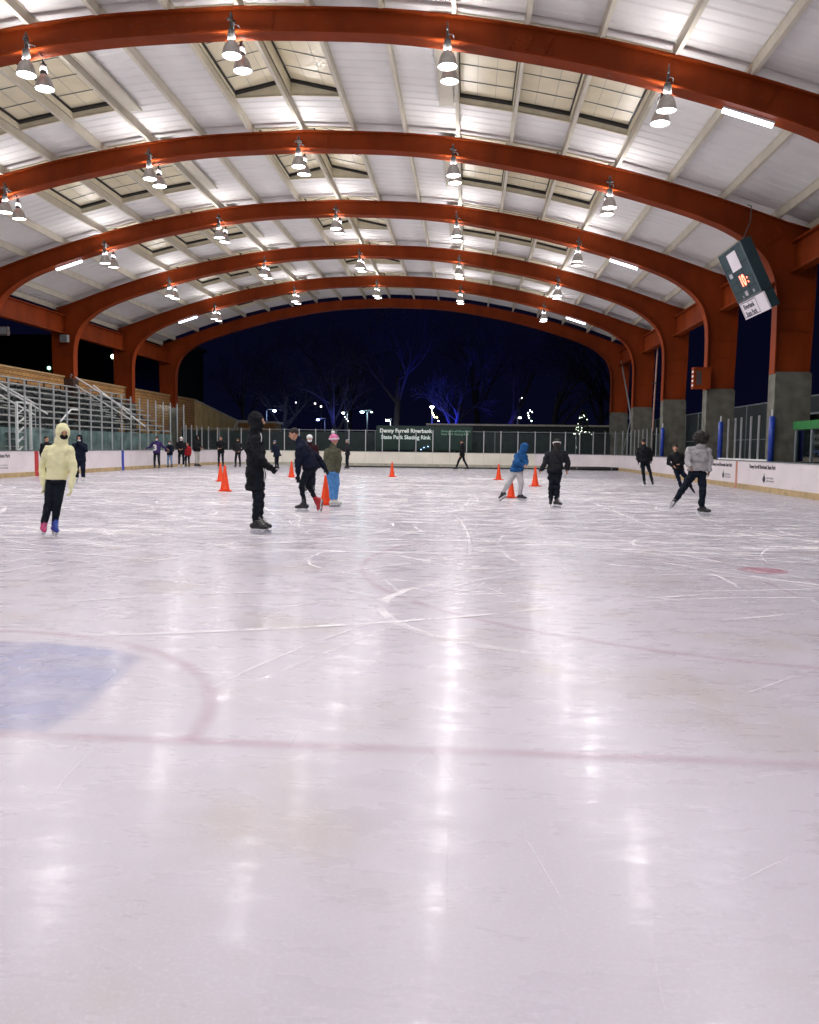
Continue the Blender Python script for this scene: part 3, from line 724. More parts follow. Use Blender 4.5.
# painted stripes and writing on the boards
def side_mtx(side, y, z): 
    return frame((RX0 + .004, y, z), (0, 1, 0), (0, 0, 1), (1, 0, 0)) if side < 0 else frame((RX1 - .004, y, z), (0, -1, 0), (0, 0, 1), (-1, 0, 0))
def stripe(side, y, w, m):
    x = RX0 if side < 0 else RX1; s = 1 if side < 0 else -1
    MB().box((min(x, x+s*.006), y-w/2, .195), (max(x, x+s*.006), y+w/2, 1.035)).build('stripe', m, boards)
    MB().box((min(x, x+s*.021), y-w/2, .0), (max(x, x+s*.021), y+w/2, .19)).build('stripe', m, boards)
stripe(-1, 33.95, .32, M['redstripe']); stripe(-1, 42.75, .30, M['bluestripe']); stripe(1, 33.2, .22, M['pinkstripe'])
def leaf(mtx):
    m = MB(); out = [(0, -.16), (.03, -.10), (.12, -.07), (.14, .0), (.08, .08), (.03, .12), (.0, .22), (-.03, .12), (-.08, .08), (-.14, .0), (-.12, -.07), (-.03, -.10)]
    m.v = [mtx @ Vector((x, y, .0)) for x, y in out] + [mtx @ Vector((x, y, .004)) for x, y in out]; n = len(out)
    m.f = [tuple(reversed(range(n))), tuple(range(n, 2*n))] + [(i, (i+1) % n, (i+1) % n + n, i+n) for i in range(n)]
    m.build('leaf_emblem', M['ink'], boards)
def ad(side, y):
    text('Denny Farrell Riverbank State Park', .20, M['ink'], boards, side_mtx(side, y, .80), 'board_lettering', .003, sx=.92, bold=.003)
    leaf(side_mtx(side, y - side*.25 if side > 0 else y, .45) @ Matrix.Translation((0, 0, .001)))
    for q, wd in (('Parks, Recreation', .07), ('and Historic', .07), ('Preservation', .07)):
        pass
    text('New York State\nParks, Recreation', .10, M['greyink'], boards, side_mtx(side, y, .47) @ Matrix.Translation((.45 if side < 0 else .50, 0, 0)), 'board_lettering', .003, 'LEFT')
ad(1, 30.4); ad(1, 35.1); ad(-1, 30.6); ad(1, 51.5)

# ------------------------------------------------------------------ left side: bleachers, brick wall
bl = tag(empty('bleachers', (-19.2, 0, 0)), 'grey aluminium bleachers behind the tall glass on the left', 'bleachers')
ROWS = 8; Y0b, Y1b = 25.0, 53.5
AIS = [(36.2, 37.4), (47.0, 48.3)]
def spans():
    e = [Y0b]; 
    for a, b in AIS: e += [a, b]
    e.append(Y1b); return [(e[k], e[k+1]) for k in range(0, len(e), 2)]
for r in range(ROWS):
    x1 = -.1 - r*.42; z = 2.2 + r*.33
    for a, b in spans():
        n = max(1, round((b-a)/4.5))
        for q in range(n):
            ya = a + (b-a)*q/n + .01; yb = a + (b-a)*(q+1)/n - .01
            MB().box((x1-.26, ya, z), (x1, yb, z+.06)).build('bench_plank', M['seat'], bl)
            MB().box((x1-.62, ya, z-.30), (x1-.30, yb, z-.27)).build('foot_plank', M['seat'], bl)
    m = MB()
    for a, b in spans():
        y = a + .5
        while y < b: m.box((x1-.18, y-.03, z-.28), (x1-.12, y+.03, z)); y += 1.8
        m.box((x1-.30, a, z-.26), (x1-.285, b, z-.20)) 
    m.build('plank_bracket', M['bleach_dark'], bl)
for a, b in AIS:
    for r in range(ROWS*2):
        x1 = .05 - r*.21; z = 1.9 + r*.165
        MB().box((x1-.21, a, z-.04), (x1, b, z)).build('stair_tread', M['seat'], bl)
n = 14
for k in range(n):
    ya, yb = Y0b + (Y1b-Y0b)*k/n, Y0b + (Y1b-Y0b)*(k+1)/n
    MB().box((0, ya+.01, 0), (.05, yb-.01, 2.02)).build('skirt_panel', M['teal'], bl)
for k in range(8):                                # understructure, dark
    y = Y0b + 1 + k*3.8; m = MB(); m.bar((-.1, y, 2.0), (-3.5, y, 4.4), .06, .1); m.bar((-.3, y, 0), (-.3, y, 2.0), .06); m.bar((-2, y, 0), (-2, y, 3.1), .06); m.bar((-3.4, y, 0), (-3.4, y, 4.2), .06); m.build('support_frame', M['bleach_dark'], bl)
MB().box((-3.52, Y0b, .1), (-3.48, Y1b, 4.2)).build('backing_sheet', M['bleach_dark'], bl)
def handrail(lab, pts_list, extra=()):
    t = tag(empty('handrail'), lab, 'handrail', 'metal handrails on the bleacher stairs')
    for pts in pts_list: MB().tube(pts, .042, 8).build('rail', M['white'], t)
    for a, b in extra: MB().tube([a, b], .025, 8).build('baluster', M['post'], t)
handrail('pair of long sloping handrails down the bleacher stair beside the brick pier', [[(-22.7, 47.0, 5.3), (-19.2, 47.0, 3.2)], [(-22.7, 47.0, 4.85), (-19.2, 47.0, 2.75)], [(-22.0, 48.3, 4.8), (-18.9, 48.3, 2.4)]], [((-22.7, 47, 4.2), (-22.7, 47, 5.3)), ((-21, 47, 3.3), (-21, 47, 4.28)), ((-19.2, 47, 2.0), (-19.2, 47, 3.2))])
handrail('double sloping handrail on the stair at the left picture edge', [[(-21.6, 36.3, 4.4), (-19.2, 36.3, 3.1)], [(-21.6, 36.3, 3.9), (-19.2, 36.3, 2.6)], [(-21.6, 37.4, 4.0), (-19.2, 37.4, 2.7)]], [((-21.6, 36.3, 3.5), (-21.6, 36.3, 4.4)), ((-19.2, 36.3, 2.0), (-19.2, 36.3, 3.1))])
handrail('short handrail rising right behind the yellow hooded skater', [[(-19.0, 38.2, 2.4), (-19.0, 39.3, 3.0), (-19.0, 40.1, 3.0)]], [((-19.0, 38.2, 1.4), (-19.0, 38.2, 2.4)), ((-19.0, 40.1, 1.9), (-19.0, 40.1, 3.0))])
# small white stair frame behind the glass beside the red stripe
t = tag(empty('stair_frame', (-18.6, 34.2, 0)), 'white framed steel stair behind the glass next to the red board stripe', 'stair')
for y in (-.55, .55): MB().bar((0, y, 0), (0, y, 3.05), .09).build('post', M['white'], t)
MB().bar((0, -.55, 3.05), (0, .55, 3.05), .07).build('top_rail', M['white'], t)
for k in range(5): MB().bar((-.1, -.5 + .05*k, .9 + .42*k), (-.1, .0 + .1*k, 1.2 + .42*k), .05).build('diagonal', M['white'], t)
for k in range(6): MB().box((-1.1, -.5, .3+.3*k), (-.15, .5, .34+.3*k)).build('tread', M['seat'], t)
# brick wall pieces between the columns
def wall_piece(x0, x1, y0, y1, z1, lab, z1b=None, grp='brick walls behind the bleachers', m_=None, mc=None):
    z1b = z1b if z1b is not None else z1
    t = tag(empty('brick_wall', ((x0+x1)/2, y0, 0)), lab, 'brick wall', grp)
    a, b = x0-(x0+x1)/2, x1-(x0+x1)/2; L = y1-y0
    MB().loft([[(a, 0, 0), (b, 0, 0), (b, 0, z1), (a, 0, z1)], [(a, L, 0), (b, L, 0), (b, L, z1b), (a, L, z1b)]]).build('masonry', m_ or M['brick'], t)
    MB().loft([[(a-.06, 0, z1), (b+.06, 0, z1), (b+.06, 0, z1+.09), (a-.06, 0, z1+.09)], [(a-.06, L, z1b), (b+.06, L, z1b), (b+.06, L, z1b+.09), (a-.06, L, z1b+.09)]]).build('coping', mc or mat('tan_brick_coping', (.42, .27, .12), .7), t)
c4 = DA(4)
wall_piece(-23.3, -22.95, 24, c4-.35, 5.1, 'long lit brick wall above the bleachers at the left edge of the picture')
wall_piece(-23.3, -22.95, c4+.35, 69.5, 5.1, 'long lit brick wall running from the brick pier to the far corner')
wall_piece(-23.3, -22.95, 69.5, 83, 5.1, 'sloping topped brick wall of the stair beyond the far left corner', 3.75, m_=mat('tan_render', (.66, .47, .20), .85, 0, .2, 1), mc=M['coping'])
wall_piece(-24.6, -24.3, 69.5, 84.5, 5.3, 'rear sloping parapet of the stair beyond the far left corner', 3.8)
t = tag(empty('brick_pier', (-23.0, c4-.02, 0)), 'dark brown brick pier under the left column beside the stair rails', 'brick pier')
mm = mat('dark_brown_brick', (.05, .022, .015), .8, 0, .25, 8, .4, 20)
MB().box((-.65, -.36, 0), (.58, .36, 5.05)).build('masonry', mm, t)
t = tag(empty('brick_pavilion', (-21.6, 83.5, 0)), 'low pale brick pavilion with flat coping beyond the far left corner', 'pavilion')
MB().box((-1.4, 0, 0), (2.2, 3, 3.6)).build('masonry', M['brick'], t); MB().box((-1.6, -.2, 3.6), (2.4, 3.2, 3.8)).build('coping', M['coping'], t)
handrail('pale handrail climbing to the pavilion behind the far left corner glass', [[(-18.6, 63.5, 1.5), (-21.6, 78, 3.7), (-20.0, 82.8, 3.75)]], [((-18.6, 63.5, 0), (-18.6, 63.5, 1.5)), ((-21.6, 78, 0), (-21.6, 78, 3.7))])
# small kit on the left columns
for (px, py, i, lab) in ((64.7, 338.5, 4, 'small grey floodlight on the left column of the fourth arch'), (4, 331, 3, 'small dark speaker box on the left column of the third arch')):
    p = atY(px, py, DA(i) - .5); t = tag(empty('column_fitting', p), lab, 'speaker' if i == 3 else 'floodlight')
    MB().box((-.22, -.12, -.2), (.22, .1, .2)).build('housing', M['post'] if i == 4 else M['brown'], t); MB().box((-.03, .1, -.03), (.03, .5, .03)).build('arm', M['lampbody'], t)
    MB().box((-.18, -.135, -.16), (.18, -.12, .16)).build('face', M['fencerail'], t)

# ------------------------------------------------------------------ right side
FY0, FY1 = 20.0, 66.0
t = tag(empty('mesh_fence', (14.1, 0, 0)), 'tall dark mesh fence with pipe top rail behind the right columns', 'fence')
k = FY0
while k < FY1 - .1:
    MB().box((-.01, k+.03, .05), (.01, k+2.95, 3.68)).build('mesh_panel', M['fence'], t); MB().tube([(0, k, 0), (0, k, 3.72)], .04, 8).build('post', M['fencerail'], t); k += 3
MB().tube([(0, FY0, 3.72), (0, FY1, 3.72)], .035, 8).build('top_rail', M['fencerail'], t)
MB().tube([(0, FY0, 2.0), (0, FY1, 2.0)], .025, 8).build('middle_rail', M['fencerail'], t)
t = tag(empty('penalty_box', (11.6, 26.2, 0)), 'green roofed penalty box with glass front at the right picture edge', 'penalty box')
MB().box((-.75, -4.2, 2.15), (1.3, 2.9, 2.42)).build('roof', M['greenroof'], t); MB().box((1.2, -4.1, 0), (1.26, 2.8, 2.15)).build('back_wall', M['fence'], t)
for k in range(6):
    y = 2.75 - k*1.3; MB().box((-.72, y-.045, 1.08), (-.64, y+.045, 2.15)).build('post', M['fencerail'], t)
    if k < 5: MB().box((-.69, y-1.25, 1.1), (-.675, y-.05, 2.12)).build('glass_pane', M['boxglass'], t)
MB().box((.3, -3.9, .45), (.75, 2.5, .5)).build('bench', M['seat'], t)
for y in (-3.5, -1, 2): MB().box((.4, y, 0), (.65, y+.08, .45)).build('bench_leg', M['lampbody'], t)
t = tag(empty('players_bench', (12.6, 33.2, 0)), 'dark glazed players box behind the open posts of the right boards', 'players box')
for k in range(4): MB().box((.9, -3.4+k*1.75, .1), (.93, -1.75+k*1.75, 2.9)).build('back_panel', M['boxglass'], t); MB().box((.88, -3.45+k*1.75, 0), (.95, -3.38+k*1.75, 2.95)).build('post', M['fencerail'], t)
MB().box((.86, -3.4, 2.9), (.97, 3.6, 2.97)).build('top_rail', M['fencerail'], t); MB().box((-.2, -3.2, .45), (.25, 3.4, .5)).build('bench', M['seat'], t)
MB().box((-.1, -3.0, 0), (.15, -2.9, .45)).build('bench_leg', M['lampbody'], t); MB().box((-.1, 3.0, 0), (.15, 3.1, .45)).build('bench_leg', M['lampbody'], t)
# cabinet on the third arch's column
t = tag(empty('wall_cabinet', (10.25, DA(3)-.55, 4.6)), 'orange red cabinet with white marks on the right column of the third arch', 'cabinet')
MB().box((-.42, -.1, -.47), (.32, .28, .47)).build('case', M['steel'], t)
for q in range(4): MB().box((-.424, -.06, -.36+q*.2), (-.418, .2, -.28+q*.2)).build('label_strip', M['white'], t)
for q in (-.25, .05): MB().box((-.2+q*.4, -.104, -.3), (-.1+q*.4, -.098, .3)).build('hinge', M['lampbody'], t)
# cross brace between the last right-hand columns
t = tag(empty('cross_brace', (11.1, 58.9, 0)), 'white steel cross brace between the last two right columns', 'brace')
for a, b in (((0, 4.3, 7.9), (0, -2.9, 1.0)), ((.08, -2.9, 6.5), (.08, 3.2, .9))):
    for q in (-.06, .06): MB().bar((a[0], a[1]+q, a[2]), (b[0], b[1]+q*1.2, b[2]), .05, .09).build('strut', M['post'], t)
MB().box((-.06, -.22, 3.5), (.12, .22, 3.9)).build('gusset', M['post'], t)
t = tag(empty('drain_pipe', (11.35, 53.3, 0)), 'pinkish drain pipe dropping beside the fifth right column', 'pipe')
MB().tube([(.2, 0, 7.7), (.12, 0, 5), (0, 0, 0)], .05, 8).build('pipe', mat('pinkish_pipe', (.5, .3, .24), .5), t)
for z in (2.5, 5.5): MB().box((-.08, -.08, z), (.2, .08, z+.06)).build('clamp', M['lampbody'], t)

# ------------------------------------------------------------------ scoreboard
YN = 27.8; UPV = Vector((0, 0, 1))
TR = atY(740, 240.2, YN); d = Vector((.43, 0, -.90)).normalized(); nrm = Vector((-.90, 0, -.43)).normalized()   # down-slope and face normal
t = tag(empty('scoreboard', TR), 'tilted dark scoreboard with red digits and white sign at upper right', 'scoreboard')
SW, SH, SH2 = 2.3, 1.75, .60
yv = Vector((0, 1, 0))
def sbox(nm, u0, u1, w0, w1, t0, t1, m):        # u along Y from the near end, w down-slope, t into the casing
    return MB().loft([[yv*u + d*w - nrm*tt for u, w, tt in ((u0, w0, q), (u1, w0, q), (u1, w1, q), (u0, w1, q))] for q in (t0, t1)]).build(nm, m, t)
sbox('casing', 0, SW, 0, SH, 0, .34, M['sbside']); sbox('face', .04, SW-.04, .04, SH-.04, -.012, -.001, M['sb'])
sbox('casing', 0, SW, SH+.02, SH+SH2, .06, .34, M['sbside']); sbox('sign_panel', -.02, SW+.02, SH+.02, SH+SH2+.02, .0, .055, M['signwhite'])
sbox('white_panel', .71, 1.59, .15, .76, -.022, -.013, M['signwhite'])
for u0, u1, w0, w1 in ((1.75, 2.05, .75, .9), (1.1, 1.35, 1.5, 1.66), (1.55, 1.65, 1.6, 1.68), (.5, .62, 1.55, 1.65)): sbox('label_plate', u0, u1, w0, w1, -.020, -.013, M['greyink'])
for u in (.78, 1.55): sbox('divider', u, u+.02, .05, SH-.05, -.017, -.013, M['black'])
for w in (.6, 1.12, 1.42): sbox('divider', .05, SW-.05, w, w+.02, -.0175, -.0125, M['black'])
def smtx(u, w, tt): return frame(yv*u + d*w - nrm*tt, -yv, -d, nrm)   # reads from far end to near end
text('10', .52, M['digit'], t, smtx(1.1, 1.32, -.02), 'digit', .006, bold=.012)
text(':', .4, M['digit'], t, smtx(.66, 1.28, -.02), 'digit', .006, bold=.01)
text('Riverbank\nState Park', .25, M['ink'], t, smtx(1.55, SH+.30, -.004), 'sign_lettering', .003, bold=.004)
for u0, u1, w0, w1 in ((.78, .80, SH+.06, SH+SH2-.04), (2.22, 2.24, SH+.06, SH+SH2-.04)): sbox('sign_border', u0, u1, w0, w1, -.006, -.001, M['ink'])
for w in (SH+.06, SH+SH2-.05): sbox('sign_border', .78, 2.24, w, w+.02, -.0065, -.0012, M['ink'])
for u0, u1, w0, w1 in ((0, SW, 0, .035), (0, SW, SH-.035, SH), (0, .035, .035, SH-.035), (SW-.035, SW, .035, SH-.035)): sbox('frame', u0, u1, w0, w1, -.03, -.001, M['rail'])
MB().tube([yv*.3 - nrm*.2, yv*.5 - nrm*.5 + UPV*.5, yv*1.6 - nrm*.9 + UPV*1.1, yv*2.3 - nrm*1.0 + UPV*1.3], .018, 6).build('power_cable', M['lampbody'], t)
for u in (.5, SW-.25):
    a = yv*u - nrm*.34
    MB().bar(a + d*.05, a + d*2.1, .12, .12).build('mounting_rail', M['steel'], t)
    MB().bar(a + d*.6, a + d*.3 - nrm*.8 + yv*(SW+.25-u), .08).build('mounting_arm', M['steel'], t)
    MB().bar(a + d*2.0, a + d*1.6 - nrm*1.1 + yv*(SW+.25-u), .08).build('mounting_arm', M['steel'], t)

# ------------------------------------------------------------------ far end
t = tag(empty('park_banner', (0, 62.3, 0)), 'dark green banner with white park lettering behind the far glass', 'banner')
MB().box((-6.8, 0, 1.2), (.3, .04, 2.98)).build('cloth', M['banner'], t)
def fm(x, z): return frame((x, -.012, z), (1, 0, 0), (0, 0, 1), (0, -1, 0))
text('Denny Farrell Riverbank', .40, M['lettering'], t, fm(-4.62, 2.48), 'lettering', .006, bold=.012, sx=.98)
text('State Park Skating Rink', .40, M['lettering'], t, fm(-4.62, 2.0), 'lettering', .006, bold=.012, sx=.98)
text('Denny Farrell Riverbank\nState Park Skating Rink', .22, M['green_letter'], t, fm(-2.0, 2.55), 'lettering', .005, 'LEFT')
t = tag(empty('park_fence', (0, 63.4, 0)), 'dark park fence with pale top rail behind the far end of the rink', 'fence')
for k in range(14): MB().box((-22+k*3+.05, -.015, .05), (-19+k*3-.05, .015, 2.5)).build('mesh_panel', M['fence'], t); MB().tube([(-22+k*3, 0, 0), (-22+k*3, 0, 2.6)], .04, 8).build('post', M['fencerail'], t)
MB().tube([(-22, 0, 2.62), (20, 0, 2.62)], .03, 8).build('top_rail', M['fencerail'], t)
t = tag(empty('service_shed', (4, 74, 0)), 'long low dark shed with pale roof edge beyond the far fence', 'shed')
MB().box((-7.5, 0, 0), (9, 6, 3.35)).build('wall', M['fence'], t); MB().box((-7.7, -.2, 3.35), (9.2, 6.2, 3.5)).build('roof', M['coping'], t)
for k in range(5): MB().box((-6.4+k*3.1, -.03, .2), (-5.2+k*3.1, -.001, 2.3)).build('door', M['brown'], t)
t = tag(empty('rolled_divider'), 'black rolled padding lying on the ice before the far boards', 'padding roll')
m = MB(); m.tube([(6.8, 57.4, .12), (8, 57.3, .13), (9.4, 57.35, .13), (10.1, 57.5, .12)], [.11, .13, .13, .11], 10); m.build('roll', M['black'], t, True)
MB().tube([(-8.4, 57.2, .045), (-4, 57.1, .05), (2, 57.2, .05), (6.8, 57.4, .09)], .045, 8).build('cord', M['black'], t, True)
for x in (7.3, 8.6, 9.6): MB().tube([(x, 57.34, .12), (x+.06, 57.34, .12)], .14, 12).build('strap', M['fencerail'], t)
# far lights
def street_lamp(px, py, Y, col, s, lab, pole=True, w=14., arm=.5, r=.2):
    r *= .78
    p = atY(px, py, Y); t = tag(empty('street_lamp', (p.x, p.y, 0)), lab, 'street lamp', 'lit lamps in the dark park')
    MB().tube([(-arm, 0, -.2), (-arm, 0, p.z-.1), (-arm+.15, 0, p.z+.15), (0, 0, p.z+.14)], .06, 8).build('pole', M['fencerail'], t)
    MB().lathe([(.06, p.z+.16), (r*1.1, p.z+.1), (r*1.25, p.z+.04), (r, p.z+.03)], n=12).build('hood', M['lampbody'], t)
    MB().ell((0, 0, p.z-.02), (r, r, r*.6)).build('bulb', glow('bulb_%s' % str([round(c, 1) for c in col]), col, s), t, True)
    if w:
        l_ = bpy.data.lights.new('street_light', 'POINT'); l_.energy = w*2.6; l_.color = col; l_.shadow_soft_size = r
        o = bpy.data.objects.new('street_light', l_); COL.objects.link(o); o.parent = t; o.location = (0, -.1, p.z-.35)
street_lamp(274.5, 410.5, 92, (.45, .6, 1), 30, 'tall bluish street lamp just right of the black hooded skater', w=40, arm=.9, r=.26)
street_lamp(318, 419.4, 96, (.3, .35, 1), 26, 'blue street lamp above the leaning black skater', w=40, arm=-.8, r=.24)
street_lamp(343.4, 412.7, 100, (.8, .9, .9), 26, 'pale street lamp left of the twin headed lamp', w=20, arm=-.5, r=.24)
street_lamp(362, 411.7, 84, (.6, .9, 1), 28, 'brighter left head of the twin street lamp post', w=35, arm=-.55, r=.24)
street_lamp(371.5, 411.9, 84.5, (.6, .85, 1), 7, 'dimmer right head of the twin street lamp post', w=0, arm=.4, r=.14)
street_lamp(387.5, 420, 90, (.95, .97, 1), 30, 'white street lamp above the left end of the green banner', w=20, arm=-.35, r=.26)
street_lamp(432, 406.7, 88, (1, 1, .95), 24, 'white lamp above the blue lit tree', w=10, arm=0.01, r=.26)
street_lamp(523, 397.8, 120, (.95, .95, .85), 12, 'distant pair lamp high above the shed, left one', w=0, arm=.5, r=.28)
street_lamp(559, 398, 120, (.9, .95, 1), 14, 'distant small white lamp high above the right end of the shed', w=0, arm=.4, r=.22)
street_lamp(520, 417.5, 95, (.95, .95, .9), 12, 'low curved lamp just above the shed roof', w=0, arm=.3, r=.22)
# figure of light strings: a curl above the shed and a stepped one beside the blue tree
def light_string(lab, pix, Y, col, s, r=.06, grp='strings of festive lights in the park'):
    r *= .7; pts = [atY(x, y, Y) for x, y in pix]; t = tag(empty('light_string', pts[0]), lab, 'string lights', grp)
    o = pts[0].copy(); MB().tube([p - o for p in pts], r*.35, 6).build('cable', M['lampbody'], t)
    m = MB()
    for a, b in zip(pts, pts[1:]):
        n = max(1, int((b-a).length/.22))
        for k in range(n): m.ell(a.lerp(b, k/n) - o, (r, r, r), n=6, m=5)
    m.build('bulbs', glow('string_%s' % lab[:8], col, s), t)
    MB().tube([(0, .1, -o.z), (0, .1, 0)], .03, 6).build('stake', M['lampbody'], t)
light_string('white curl of string lights above the shed roof', [(531.5, 421), (529, 418), (528, 413), (530, 410.5), (532, 412), (531, 415)], 95, (.8, .95, .9), 9, .10)
light_string('yellow stepped string lights next to the blue lit tree', [(432.5, 413), (434.5, 417), (437, 417.5), (438.5, 421), (441, 424)], 88, (1, .95, .35), 9, .11)
light_string('white string lights beside the twin headed lamp', [(345, 417), (348, 421), (350, 424)], 84, (.7, .8, 1), 6, .08)
light_string('string of blue lights low behind the banner glass', [(421, 449.5), (424, 447.5), (428, 446.5), (431, 449.5)], 61.9, (.25, .4, 1), 8, .05)
for px, py, Y, col, s, r, lab in ((49, 368, 60, (.25, .8, .5), 5, .13, 'green tinted lamp in the dark beyond the left brick wall'), (113, 356.5, 75, (.7, .95, .6), 10, .2, 'greenish white lamp between the left columns'), (113, 347, 76, (.9, .8, .5), 5, .12, 'small amber lamp above the greenish white one'),
                              (296, 402.5, 110, (.9, .8, 1), 4, .10, 'small star like lamp in the branches, left'), (315, 403.5, 110, (.9, .8, .8), 6, .12, 'small star like lamp in the branches, middle'), (321, 406.5, 108, (.9, .8, .8), 6, .12, 'small star like lamp in the branches, right'), (449, 444, 70, (.15, .25, 1), 3.5, .35, 'blue glowing globe low behind the banner')):
    p = atY(px, py, Y); t = tag(empty('park_lamp', p), lab, 'lamp', 'small lamps far off in the dark'); MB().ell((0, 0, 0), (r, r, r), n=10, m=7).build('bulb', glow('pk_%d_%d' % (px, py), col, s), t, True)
    MB().tube([(0, .1, -p.z), (0, .1, 0)], .03, 6).build('pole', M['lampbody'], t)
# dark building behind the left columns
t = tag(empty('park_building', (-43.8, 92, 0)), 'dark low building beyond the left brick wall', 'building')
MB().box((-16, 0, 0), (10, 14, 13)).build('wall', mat('dark_green_grey_render', (.012, .018, .013), .9), t)
MB().box((-16.4, -.3, 13), (10.4, 14.3, 13.4)).build('roof', M['brown'], t)
for k in range(6):
    for z in (3, 7.2):
        MB().box((-14.5+k*4, -.04, z), (-12.5+k*4, -.002, z+2.2)).build('window', M['fence'], t)

# ------------------------------------------------------------------ trees
def bare_tree(x, y, h, lab, seed, spread=1., lean=0, m=None):
    rd = random.Random(seed); t = tag(empty('bare_tree', (x, y, 0)), lab, 'tree', 'bare winter trees in the park')
    tr, br = MB(), MB()
    def grow(p, d, L, r, lv):
        mb_ = tr if lv == 0 else br
        n = 4; pts = [p]; q = p.copy(); dd = d.copy(); rads = [r]
        for k in range(n):
            dd = (dd + Vector((rd.gauss(0, .11), rd.gauss(0, .11), rd.gauss(.04, .07)))).normalized(); q = q + dd*L/n; pts.append(q.copy()); rads.append(r*(1-.55*(k+1)/n))
        mb_.tube(pts, rads, 7 if lv == 0 else (5 if lv < 3 else 3))
        if lv >= 5: return
        nb = rd.randint(2, 3) + (3 if lv == 0 else 1)
        for k in range(nb):
            f = rd.uniform(.35, 1.) if lv else rd.uniform(.4, 1.); idx = min(n-1, int(f*n)); pp = pts[idx].lerp(pts[idx+1], f*n-idx)
            a = rd.uniform(0, 6.28); tilt = rd.uniform(.35, .85)*spread
            x_ = dd.cross(Vector((.3, .2, 1))).normalized(); y_ = dd.cross(x_)
            nd = (dd*math.cos(tilt) + (x_*math.cos(a) + y_*math.sin(a))*math.sin(tilt)).normalized()
            grow(pp, nd, L*rd.uniform(.55, .78), max(.012, rads[idx+1]*.62), lv+1)
    grow(Vector((0, 0, -.1)), Vector((lean, 0, 1)).normalized(), h*.42, h*.022, 0)
    tr.build('trunk', m or M['bark'], t, True); br.build('branches', m or M['bark'], t)
    return t
TR_ = [(-21.5, 96, 17, 'bare tree behind the tall bluish lamp', .1), (-13.5, 88, 16, 'bare tree reaching over the leaning skater', -.25), (-8.2, 93, 22, 'tallest bare tree, left of the green banner', 0), (-2.2, 90, 15, 'bare tree glowing blue above the banner', .05),
       (4.0, 95, 18, 'forked bare tree faintly blue right of the banner', 0), (9.5, 90, 19, 'bare tree above the middle of the shed', .1), (15.5, 100, 20, 'bare tree left of the decorated spruce', -.1), (-28, 104, 19, 'bare tree behind the far left pavilion', .1), (1, 112, 24, 'bare tree farthest back above the banner', 0), (-15.5, 113, 23, 'bare tree farthest back on the left', 0), (20, 112, 22, 'bare tree farthest back on the right', 0)]
for k, (x, y, h, lab, ln) in enumerate(TR_): bare_tree(x, y, h, lab, 20+k, 1.0, ln)
def plight(x, y, z, e, col, r=.4):
    l_ = bpy.data.lights.new('flood', 'SPOT'); l_.energy = e; l_.spot_size = R(95); l_.spot_blend = .6; l_.color = col; l_.shadow_soft_size = r
    return l_, (x, y, z)
for k, (x, y, z, e, col, lab) in enumerate(((-2.9, 87.6, 1.6, 4200, (.03, .05, 1), 'blue floodlight at the foot of the blue glowing tree'), (3.0, 92.5, 1.2, 1300, (.08, .07, 1), 'blue floodlight at the foot of the forked tree'), (-14.5, 86, 2.0, 700, (.12, .14, 1), 'blue floodlight under the tree over the leaning skater'), (-25, 92, 1.5, 60, (.04, .07, 1), 'blue floodlight near the far left pavilion'), (-36.4, 91.0, 4.2, 160, (.02, .04, 1), 'blue floodlight on the building beyond the left columns'))):
    t = tag(empty('floodlight', (x, y, z)), lab, 'floodlight', 'blue floodlights among the trees')
    MB().box((-.2, -.12, -.12), (.2, .12, .08)).build('housing', M['lampbody'], t); MB().box((-.17, -.09, .08), (.17, .09, .10)).build('lens', glow('blue_lens', (.15, .25, 1), 8), t)
    MB().tube([(0, 0, -z), (0, 0, -.12)], .04, 6).build('stake', M['lampbody'], t)
    l_, q = plight(0, 0, .35, e, col); o = bpy.data.objects.new('flood', l_); COL.objects.link(o); o.parent = t; o.location = (0, 0, .2); o.rotation_euler = (R(165), 0, 0)
# decorated spruce
sx, sy = 8.9, 66.5
t = tag(empty('christmas_tree', (sx, sy, 0)), 'dark spruce dotted with small white lights behind the far right glass', 'christmas tree')
MB().tube([(0, 0, 0), (0, 0, 4.4)], [.12, .02], 8).build('trunk', M['bark'], t)
m = MB(); rd = random.Random(5)
for k in range(2600):
    z = .5 + 4.0*rd.random()**1.25; rr = (4.6-z)*.36*math.sqrt(rd.uniform(.15, 1)); a = rd.uniform(0, 6.28); p = Vector((rr*math.cos(a), rr*math.sin(a), z - rr*.25))
    d1 = Vector((math.cos(a+rd.gauss(0, .5)), math.sin(a+rd.gauss(0, .5)), rd.uniform(-.5, .1))).normalized()*rd.uniform(.12, .26); d2 = d1.cross(Vector((rd.gauss(0, .4), rd.gauss(0, .4), 1))).normalized()*.035
    i = len(m.v); m.v += [p-d2, p+d2, p+d1]; m.f.append((i, i+1, i+2))
m.build('needles', M['needles'], t)
m = MB()
for k in range(75):
    z = .6 + 3.8*rd.random(); rr = (4.65-z)*.37; a = rd.uniform(0, 6.28); m.ell((rr*math.cos(a), rr*math.sin(a), z-rr*.2), (.032, .032, .032), n=6, m=5)
m.build('bulbs', glow('tree_bulb', (.85, 1, .8), 4), t)

